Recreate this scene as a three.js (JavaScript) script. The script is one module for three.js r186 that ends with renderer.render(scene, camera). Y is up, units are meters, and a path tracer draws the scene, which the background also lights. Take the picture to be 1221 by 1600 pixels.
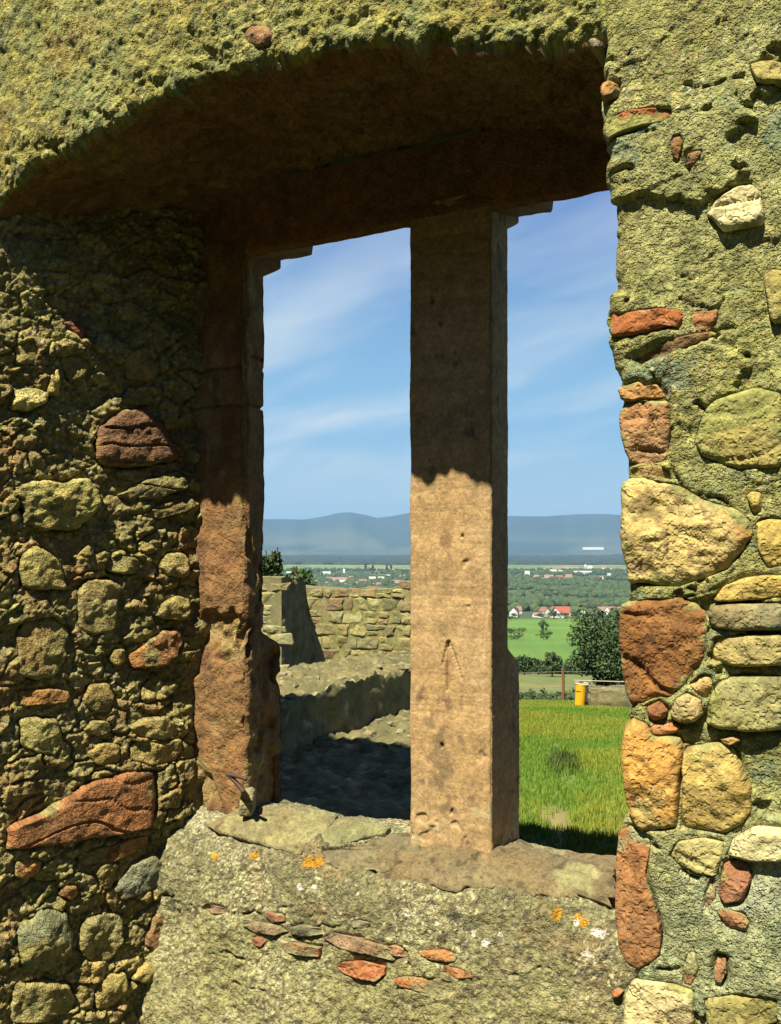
import * as THREE from 'three';
import { mergeGeometries, mergeVertices } from 'three/addons/utils/BufferGeometryUtils.js';

/* ---------- camera, sky, sun, exposure ---------- */
const FOC = 1478, PX0 = 610.5, PY0 = 855;               // lens in survey pixels (1221 x 1600)
const YAW = 29 * Math.PI / 180, SN = Math.sin(YAW), CS = Math.cos(YAW);
const EYE = new THREE.Vector3(0.856, 0, 1.8);           // y = 0 is eye level
const FWD = new THREE.Vector3(-SN, 0, -CS), RGT = new THREE.Vector3(CS, 0, -SN);
const scene = new THREE.Scene();
const camera = new THREE.PerspectiveCamera(2 * Math.atan(800 / FOC) * 180 / Math.PI, 1221 / 1600, 0.05, 60000);
camera.position.copy(EYE);
camera.lookAt(EYE.clone().add(FWD));
camera.setViewOffset(1221, 1600, 0, 800 - PY0, 1221, 1600);
scene.add(camera);
const renderer = new THREE.WebGLRenderer({ antialias: true });
renderer.setSize(781, 1024);
renderer.toneMapping = THREE.LinearToneMapping;
renderer.toneMappingExposure = 2.35;
renderer.shadowMap.enabled = true;
const SUN = new THREE.Vector3(-0.07, 1.8, 1).normalize();
const sun = new THREE.DirectionalLight(new THREE.Color().setRGB(1, 0.91, 0.7), 5);
sun.position.copy(SUN).multiplyScalar(60);
sun.target.position.set(0, 0, -4);
sun.castShadow = true;
sun.shadow.mapSize.set(4096, 4096);
Object.assign(sun.shadow.camera, { left: -25, right: 25, top: 25, bottom: -25, near: 1, far: 150 });
sun.shadow.radius = 1;
scene.add(sun, sun.target);

/* ---------- noise ---------- */
function hash(x, y, z) {
  let h = (x * 374761393 + y * 668265263 + z * 1440662683) | 0;
  h = Math.imul(h ^ (h >>> 13), 1274126177); h ^= h >>> 16;
  return (h >>> 0) / 4294967296;
}
const fade = t => t * t * (3 - 2 * t), lerp = (a, b, t) => a + (b - a) * t, clamp = (x, a = 0, b = 1) => x < a ? a : x > b ? b : x;
const sstep = (a, b, x) => fade(clamp((x - a) / (b - a)));
function vn(x, y, z) {                                   // value noise, -1..1
  const X = Math.floor(x), Y = Math.floor(y), Z = Math.floor(z), fx = fade(x - X), fy = fade(y - Y), fz = fade(z - Z);
  const a = lerp(lerp(hash(X, Y, Z), hash(X + 1, Y, Z), fx), lerp(hash(X, Y + 1, Z), hash(X + 1, Y + 1, Z), fx), fy);
  const b = lerp(lerp(hash(X, Y, Z + 1), hash(X + 1, Y, Z + 1), fx), lerp(hash(X, Y + 1, Z + 1), hash(X + 1, Y + 1, Z + 1), fx), fy);
  return 2 * lerp(a, b, fz) - 1;
}
function fbm(x, y, z, o = 4, g = 0.5) {
  let s = 0, a = 1, n = 0;
  for (let i = 0; i < o; i++) { s += a * vn(x, y, z); n += a; a *= g; x = x * 2.03 + 11.3; y = y * 2.03 + 5.7; z = z * 2.03 + 3.1; }
  return s / n;
}
function cell(x, y, s) {                                 // rounded grains: 1 at a grain's middle, 0 between grains
  const X = Math.floor(x), Y = Math.floor(y); let d = 9, e = 9, id = 0;
  for (let i = -1; i < 2; i++) for (let j = -1; j < 2; j++) {
    const dx = X + i + hash(X + i, Y + j, s) - x, dy = Y + j + hash(X + i, Y + j, s + 7) - y, q = dx * dx + dy * dy;
    if (q < d) { e = d; d = q; id = hash(X + i, Y + j, s + 3); } else if (q < e) e = q;
  }
  return { d: Math.sqrt(d), e: Math.sqrt(e) - Math.sqrt(d), id };
}
function rng(seed) { let s = seed >>> 0; return () => { s = (s + 0x6D2B79F5) | 0; let t = Math.imul(s ^ (s >>> 15), 1 | s); t = (t + Math.imul(t ^ (t >>> 7), 61 | t)) ^ t; return ((t ^ (t >>> 14)) >>> 0) / 4294967296; }; }
const mix3 = (a, b, t) => [lerp(a[0], b[0], t), lerp(a[1], b[1], t), lerp(a[2], b[2], t)];
const mul3 = (a, k) => [a[0] * k, a[1] * k, a[2] * k];

/* ---------- sky ---------- */
{
  const W = 2048, H = 1024, d = new Float32Array(W * H * 4);
  const hor = [0.25, 0.33, 0.33], low = [0.13, 0.242, 0.345], mid = [0.026, 0.08, 0.235], zen = [0.005, 0.015, 0.048];
  for (let j = 0; j < H; j++) for (let i = 0; i < W; i++) {
    const el = ((j + 0.5) / H - 0.5) * 180, az = ((i + 0.5) / W - 0.5) * 2 * Math.PI;
    const e = Math.max(0, el);
    let c = e < 7 ? mix3(hor, low, e / 7) : e < 24 ? mix3(low, mid, fade((e - 7) / 17)) : mix3(mid, zen, fade(clamp((e - 24) / 36)));
    // thin cirrus, on a plane high above so that streaks narrow towards the horizon
    const ce = Math.cos(el * Math.PI / 180), k = 1 / (Math.sin(Math.max(1.2, el) * Math.PI / 180) + 0.12);
    const X = Math.cos(az) * ce * k, Y = Math.sin(az) * ce * k;
    const p = X * 0.92 + Y * 0.39, q = -X * 0.39 + Y * 0.92, w = fbm(p * 0.8, q * 0.8, 4, 3) * 0.9;
    let m = fbm(p * 0.75 + w, q * 2.6 + w * 1.3, 1, 6, 0.55);
    m = sstep(-0.28, 0.5, m) * 0.68 + sstep(0.02, 0.45, fbm(p * 1.7 + w, q * 5.5, 9, 5, 0.55)) * 0.14;
    m *= sstep(1.5, 7, el) * (1 - 0.4 * sstep(10, 20, el)) * (1 - 0.5 * sstep(25, 60, el));
    c = mix3(c, [0.3, 0.345, 0.375], clamp(m));
    if (el < 0) c = [0.13, 0.2, 0.22];
    const o = (j * W + i) * 4; d[o] = c[0]; d[o + 1] = c[1]; d[o + 2] = c[2]; d[o + 3] = 1;
  }
  const t = new THREE.DataTexture(d, W, H, THREE.RGBAFormat, THREE.FloatType);
  t.mapping = THREE.EquirectangularReflectionMapping; t.magFilter = THREE.LinearFilter; t.minFilter = THREE.LinearFilter; t.wrapS = THREE.RepeatWrapping; t.needsUpdate = true;
  scene.background = t; scene.environment = t;
}

/* ---------- textures and materials ---------- */
function tiled(x, y, p, s) {
  const X = Math.floor(x), Y = Math.floor(y), fx = fade(x - X), fy = fade(y - Y), m = v => ((v % p) + p) % p;
  return lerp(lerp(hash(m(X), m(Y), s), hash(m(X + 1), m(Y), s), fx), lerp(hash(m(X), m(Y + 1), s), hash(m(X + 1), m(Y + 1), s), fx), fy);
}
function tex(n, fn, srgb) {
  const d = new Uint8Array(n * n * 4);
  for (let j = 0; j < n; j++) for (let i = 0; i < n; i++) { const v = clamp(fn(i / n, j / n)) * 255, o = (j * n + i) * 4; d[o] = d[o + 1] = d[o + 2] = v; d[o + 3] = 255; }
  const t = new THREE.DataTexture(d, n, n); t.wrapS = t.wrapT = THREE.RepeatWrapping; t.magFilter = THREE.LinearFilter; t.minFilter = THREE.LinearMipmapLinearFilter; t.generateMipmaps = true;
  if (srgb) t.colorSpace = THREE.SRGBColorSpace; t.needsUpdate = true; return t;
}
const oct = (u, v, f, n, s, g = 0.6) => { let a = 1, S = 0, N = 0; for (let i = 0; i < n; i++) { S += a * tiled(u * f, v * f, f, s + i); N += a; a *= g; f *= 2; } return S / N; };
const grainTex = tex(512, (u, v) => { const p = oct(u, v, 64, 3, 5, 0.8), q = oct(u, v, 16, 4, 9); return 0.87 + 0.34 * (p - 0.5) + 0.22 * (q - 0.5); }, true);
const grainBump = tex(512, (u, v) => { const p = oct(u, v, 32, 4, 21, 0.75), h = oct(u, v, 48, 2, 31); return p - 0.5 * sstep(0.62, 0.75, h); }, false);
const crumbBump = tex(1024, (u, v) => 0.25 + 0.75 * oct(u, v, 40, 4, 41, 0.85) + 0.35 * sstep(0.58, 0.7, oct(u, v, 90, 2, 61)) - 0.55 * sstep(0.62, 0.72, oct(u, v, 44, 3, 51)), false);
const TILE = 0.3;
function mat(o = {}) { return new THREE.MeshStandardMaterial({ roughness: 0.95, metalness: 0, ...o }); }
const M = {
  stone: mat({ vertexColors: true, map: grainTex, bumpMap: grainBump, bumpScale: 0.0035 }),
  rough: mat({ vertexColors: true, map: grainTex, bumpMap: crumbBump, bumpScale: 0.0065 }),
  ashlar: mat({ vertexColors: true, map: grainTex, bumpMap: grainBump, bumpScale: 0.0007 }),
  far: mat({ vertexColors: true }),
  land: mat({ vertexColors: true, roughness: 1 }),
};
const rgb = (r, g, b, o = {}) => mat({ color: new THREE.Color().setRGB(r, g, b), ...o });

/* ---------- helpers ---------- */
const used = new Map();
function numbered(n) { const k = used.get(n) || 0; used.set(n, k + 1); return k ? n + '_' + String(k).padStart(3, '0') : n; }
function tag(o, label, category, group) { o.userData.label = label; o.userData.category = category; if (group) o.userData.group = group; return o; }
function thing(name, label, category, pos = [0, 0, 0], turn = 0, group) {
  const g = new THREE.Group(); g.name = numbered(name); g.position.set(...pos); g.rotation.y = turn; tag(g, label, category, group); g.userData.kind = 'thing'; scene.add(g); return g;
}
function part(name, geo, m, parent, label) {
  const o = new THREE.Mesh(geo, m); o.name = name; o.castShadow = o.receiveShadow = true; if (label) o.userData.label = label; parent.add(o); return o;
}
function node(name, parent, label) { const g = new THREE.Group(); g.name = name; if (label) g.userData.label = label; parent.add(g); return g; }
function struct(name, geo, m) { const o = part(name, geo, m, scene); o.userData.kind = 'structure'; return o; }
function stuff(o) { o.userData.kind = 'stuff'; return o; }
const ray = (px, py) => FWD.clone().addScaledVector(RGT, (px - PX0) / FOC).add(new THREE.Vector3(0, -(py - PY0) / FOC, 0));
const at = (px, py, t) => EYE.clone().addScaledVector(ray(px, py), t);   // survey point at a distance in metres
function planeSurf(O, U, V, N) {
  return {
    map: (u, v, h) => [O.x + U.x * u + V.x * v + N.x * h, O.y + U.y * u + V.y * v + N.y * h, O.z + U.z * u + V.z * v + N.z * h],
    px: ([x, y]) => { const r = ray(x, y), t = O.clone().sub(EYE).dot(N) / r.dot(N), P = EYE.clone().addScaledVector(r, t).sub(O); return [P.dot(U), P.dot(V)]; },
  };
}
function geoFrom(P, C, T, I) {
  const g = new THREE.BufferGeometry();
  g.setAttribute('position', new THREE.Float32BufferAttribute(P, 3));
  if (C) g.setAttribute('color', new THREE.Float32BufferAttribute(C, 3));
  if (T) g.setAttribute('uv', new THREE.Float32BufferAttribute(T, 2));
  g.setIndex(I); g.computeVertexNormals(); return g;
}
function grid(nu, nv, fn, closed) {                      // fn(i,j) -> [x,y,z,r,g,b,u,v]
  const P = [], C = [], T = [], I = [];
  for (let j = 0; j <= nv; j++) for (let i = 0; i <= nu; i++) { const q = fn(i, j); P.push(q[0], q[1], q[2]); C.push(q[3], q[4], q[5]); T.push(q[6] / TILE, q[7] / TILE); }
  const w = nu + 1;
  for (let j = 0; j < nv; j++) for (let i = 0; i < nu; i++) { const a = j * w + i, b = a + 1, c = a + w, d = c + 1; I.push(a, b, d, a, d, c); }
  return geoFrom(P, C, T, I);
}
function box(x0, x1, y0, y1, z0, z1) { const g = new THREE.BoxGeometry(x1 - x0, y1 - y0, z1 - z0); g.translate((x0 + x1) / 2, (y0 + y1) / 2, (z0 + z1) / 2); return g; }
function paint(g, fn) {
  const p = g.attributes.position, C = new Float32Array(p.count * 3);
  for (let i = 0; i < p.count; i++) { const c = fn(p.getX(i), p.getY(i), p.getZ(i)); C[3 * i] = c[0]; C[3 * i + 1] = c[1]; C[3 * i + 2] = c[2]; }
  g.setAttribute('color', new THREE.BufferAttribute(C, 3)); return g;
}

/* ---------- stones ---------- */
function chaikin(p) { const o = []; for (let i = 0; i < p.length; i++) { const a = p[i], b = p[(i + 1) % p.length]; o.push([a[0] * 0.88 + b[0] * 0.12, a[1] * 0.88 + b[1] * 0.12], [a[0] * 0.12 + b[0] * 0.88, a[1] * 0.12 + b[1] * 0.88]); } return o; }
function resample(p, step) {
  const o = [];
  for (let i = 0; i < p.length; i++) { const a = p[i], b = p[(i + 1) % p.length], L = Math.hypot(b[0] - a[0], b[1] - a[1]), n = Math.max(1, Math.round(L / step)); for (let k = 0; k < n; k++) o.push([lerp(a[0], b[0], k / n), lerp(a[1], b[1], k / n)]); }
  return o;
}
function area(p) { let s = 0; for (let i = 0; i < p.length; i++) { const a = p[i], b = p[(i + 1) % p.length]; s += a[0] * b[1] - a[1] * b[0]; } return s / 2; }
function sdist(poly, u, v) {                             // signed distance, negative inside
  let d = 1e9, ins = false;
  for (let i = 0, j = poly.length - 1; i < poly.length; j = i++) {
    const a = poly[j], b = poly[i], ex = b[0] - a[0], ey = b[1] - a[1], t = clamp(((u - a[0]) * ex + (v - a[1]) * ey) / (ex * ex + ey * ey + 1e-12));
    const dx = u - a[0] - ex * t, dy = v - a[1] - ey * t, q = dx * dx + dy * dy; if (q < d) d = q;
    if ((b[1] > v) !== (a[1] > v) && u < (a[0] - b[0]) * (v - b[1]) / (a[1] - b[1]) + b[0]) ins = !ins;
  }
  return ins ? -Math.sqrt(d) : Math.sqrt(d);
}
let stoneSeed = 1;
/* o: H face height over the mortar, D depth of the sides, col, col2 (second mineral or growth), amt, bed (bedding planes), amp relief, res, sharp */
function stoneGeo(outline, surf, o) {
  const seed = stoneSeed++ * 3.7, res = o.res || 0.004;
  let p = outline.map(q => q.slice()); if (area(p) < 0) p.reverse();
  for (let k = 0; k < (o.round ?? 1); k++) p = chaikin(p);
  p = resample(p, res * 1.15);
  let cx = 0, cy = 0; for (const q of p) { cx += q[0]; cy += q[1]; } cx /= p.length; cy /= p.length;
  let rad = 0; for (const q of p) rad += Math.hypot(q[0] - cx, q[1] - cy); rad /= p.length;
  const jit = o.jit ?? 0.05;
  p = p.map(q => { const n = 1 + jit * 1.3 * fbm(q[0] * 40, q[1] * 40, seed, 4, 0.6); return [cx + (q[0] - cx) * n, cy + (q[1] - cy) * n]; });
  const N = p.length, K = Math.max(4, Math.round(rad / res)), P = [], C = [], T = [], I = [];
  const H = (o.H ?? 0.015) * 0.5, D = o.D ?? 0.05, amp = o.amp ?? 0.006, sh = (o.sharp ?? 9) * 2.6, tx = (hash(seed * 10 | 0, 1, 2) - 0.5) * (o.tilt ?? 0.12), ty = (hash(seed * 10 | 0, 3, 2) - 0.5) * (o.tilt ?? 0.12);
  const fa = hash(seed * 10 | 0, 5, 2) * 6.28, ga = fa + 1.5 + 2 * hash(seed * 10 | 0, 6, 2), fx = Math.cos(fa), fy = Math.sin(fa), gx = Math.cos(ga), gy = Math.sin(ga);
  const put = (u, v, h, t) => {
    const q = surf.map(u, v, h); P.push(q[0], q[1], q[2]); T.push(u / TILE + seed, v / TILE);
    const s = fbm(u * 14, v * 14, seed + 2, 4), f = fbm(u * 60, v * (o.bed ? 160 : 60), seed + 5, 3);
    let c = mul3(o.col, 1 + 0.26 * s + 0.24 * f); const oc = fbm(u * 8, v * 10, seed + 31, 4, 0.6); c = [c[0] * (1 + 0.1 * oc), c[1] * (1 - 0.1 * oc), c[2] * (1 - 0.35 * oc)];
    c = mul3(c, 1 - 0.45 * sstep(0.3, 0.46, fbm(u * 45, v * 45, seed + 33, 3)));
    if (o.col2) { const m = sstep(0.06, 0.22, fbm(u * 11, v * 11, seed + 8, 5, 0.6) + (o.amt ?? 0) + (o.grow ? o.grow((u - cx) / rad, (v - cy) / rad) : 0)); c = mix3(c, mul3(o.col2, 1 + 0.3 * f), m); }
    if (o.smear) { const m = sstep(0.1, 0.26, fbm(u * 26, v * 26, seed + 41, 4, 0.6) + (t - 0.97) * 1.7 + (o.smearAmt ?? 0)); c = mix3(c, mul3(o.smear, 1 + 0.4 * f + 0.2 * s), m); }   // mortar left on the face
    if (o.speck) { const m = sstep(0.34, 0.44, fbm(u * 90, v * 90, seed + 12, 2)); c = mix3(c, o.speck, m); }
    C.push(c[0], c[1], c[2]);
  };
  const hgt = (u, v, t) => {
    let n = fbm(u * 9, v * 9, seed, 5, 0.52) * amp * 2.2 + fbm(u * 70, v * 70, seed + 4, 3) * amp * 0.45;
    const fc = Math.max((u - cx) * fx + (v - cy) * fy, (u - cx) * gx + (v - cy) * gy) / rad; n -= Math.max(0, fc - 0.2) * amp * 1.5;   // two broken facets
    n += fbm(u * 28, v * 28, seed + 20, 3, 0.6) * amp * 0.7;
    if (o.bed) { const b = v * o.bed + fbm(u * 6, v * 6, seed + 6, 3) * 1.1, fr = b - Math.floor(b); n += (fr < 0.12 ? -1.0 : vn(Math.floor(b), seed, 2) * 0.5) * amp * (0.7 + 0.5 * vn(u * 12, v * 12, seed)); }
    const shv = sh * (1 + 0.75 * vn((u - cx) / rad * 2.2, (v - cy) / rad * 2.2, seed)); return H * (1 - t ** shv) + n * (1 - 0.6 * t ** 8) + ((u - cx) * tx + (v - cy) * ty);
  };
  put(cx, cy, hgt(cx, cy, 0), 0);
  for (let k = 1; k <= K; k++) { const t = 1 - (1 - k / K) ** 1.25; for (const q of p) { const u = lerp(cx, q[0], t), v = lerp(cy, q[1], t); put(u, v, hgt(u, v, t), t); } }
  const ns = o.skirt || 3;
  for (let s = 1; s <= ns; s++) for (const q of p) { const k = 1 - 0.02 * s / ns + 0.03 * fbm(q[0] * 25, q[1] * 25, seed + s, 2), u = cx + (q[0] - cx) * k, v = cy + (q[1] - cy) * k; put(u, v, -D * s / ns, 1); }
  for (let i = 0; i < N; i++) I.push(0, 1 + i, 1 + (i + 1) % N);
  for (let k = 0; k < K + ns - 1; k++) for (let i = 0; i < N; i++) { const a = 1 + k * N + i, b = 1 + k * N + (i + 1) % N, c = a + N, d = b + N; I.push(a, c, d, a, d, b); }
  return geoFrom(P, C, T, I);
}

// stone colours (linear base colours)
const K = {
  cream: [0.56, 0.42, 0.15], pale: [0.62, 0.53, 0.26], orange: [0.54, 0.31, 0.075], red: [0.25, 0.112, 0.03], brick: [0.34, 0.115, 0.028],
  pink: [0.36, 0.195, 0.08], olive: [0.35, 0.30, 0.09], yel: [0.45, 0.35, 0.095], brown: [0.23, 0.115, 0.035], grey: [0.26, 0.25, 0.13],
  moss: [0.28, 0.283, 0.08], moss2: [0.185, 0.198, 0.062], mint: [0.31, 0.33, 0.16], teal: [0.13, 0.19, 0.12], tan: [0.40, 0.26, 0.09],
};
// mortar with moss and lichen growing over it
function mortarCol(u, v, s, A, B, Cc) {
  const a = fbm(u * 5, v * 5, s, 5, 0.58), b = fbm(u * 13, v * 13, s + 4, 5, 0.6), f = fbm(u * 70, v * 70, s + 9, 3, 0.7);
  let c = mix3(A, B, sstep(-0.15, 0.25, a)); c = mix3(c, Cc, sstep(0.12, 0.4, b) * 0.75);
  const lime = fbm(u * 3.2, v * 3.2, s + 15, 5, 0.6), rust = fbm(u * 6, v * 6, s + 18, 5, 0.6);
  c = mix3(c, [A[0] * 1.4, A[1] * 1.42, A[2] * 2.1], sstep(0.1, 0.34, lime) * 0.6); c = mix3(c, [A[0] * 1.05, A[1] * 0.72, A[2] * 0.7], sstep(0.16, 0.36, rust) * 0.55);
  const g1 = fbm(u * 170, v * 170, s + 21, 2), g2 = fbm(u * 34, v * 34, s + 24, 4, 0.65);
  c = mix3(c, Cc, sstep(0.05, 0.3, g2) * 0.55); c = mix3(c, mul3(Cc, 0.5), sstep(0.3, 0.5, g1) * 0.6); c = mix3(c, mul3(B, 1.35), sstep(0.34, 0.5, -g1) * 0.6);
  return mul3(c, 1 + 0.42 * f + 0.15 * b);
}
function grit(c, cr, on) {                               // sand and small pebbles showing in the mortar
  if (cr.d > 0.38) return c; const k = (1 - sstep(0.24, 0.38, cr.d)) * on;
  if (cr.id > 0.9) return mix3(c, [0.5, 0.47, 0.3], k * 0.85); if (cr.id > 0.82) return mix3(c, [0.3, 0.17, 0.085], k * 0.8); if (cr.id < 0.09) return mix3(c, [0.1, 0.095, 0.05], k * 0.8); return c;
}
function jointer(stones, grooves = [], deep = 1) {                 // how far the mortar drops at stones, joints and cracks
  const bb = stones.map(p => [Math.min(...p.map(q => q[0])), Math.max(...p.map(q => q[0])), Math.min(...p.map(q => q[1])), Math.max(...p.map(q => q[1]))]);
  return (u, v) => {
    let h = 0;
    for (let i = 0; i < stones.length; i++) {
      const b = bb[i]; if (u < b[0] - 0.03 || u > b[1] + 0.03 || v < b[2] - 0.03 || v > b[3] + 0.03) continue;
      const d = sdist(stones[i], u, v), w = clamp(0.15 + 2.2 * fbm(u * 11, v * 11, i * 3.1, 3));
      if (d < 0) h = Math.min(h, -0.02 * deep * w - 0.04 * sstep(0.0, 0.009, -d)); else h = Math.min(h, -0.02 * deep * w * (1 - sstep(0.0, 0.008, d)));
    }
    for (const g of grooves) for (let k = 0; k + 1 < g.length; k++) {
      const a = g[k], b = g[k + 1], ex = b[0] - a[0], ey = b[1] - a[1], t = clamp(((u - a[0]) * ex + (v - a[1]) * ey) / (ex * ex + ey * ey)), q = clamp(0.6 + 1.1 * fbm(u * 32, v * 32, 3, 2)), wd = 0.0018 + 0.0028 * q;
      const d = Math.hypot(u - a[0] - ex * t + 0.007 * fbm(u * 55, v * 55, 7, 3), v - a[1] - ey * t + 0.007 * fbm(u * 55, v * 55, 8, 3)); if (d < wd) h = Math.min(h, -0.011 * q * (1 - sstep(wd * 0.2, wd, d)));
    }
    return h;
  };
}

/* ================= THE CASTLE WALL ================= */
const ZF = 0.46;
const wall = thing('castle_wall', 'thick rubble castle wall with arched window niche, yellow green mortar and mixed stones', 'wall');
const X3 = (x, y, z) => new THREE.Vector3(x, y, z);

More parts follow.
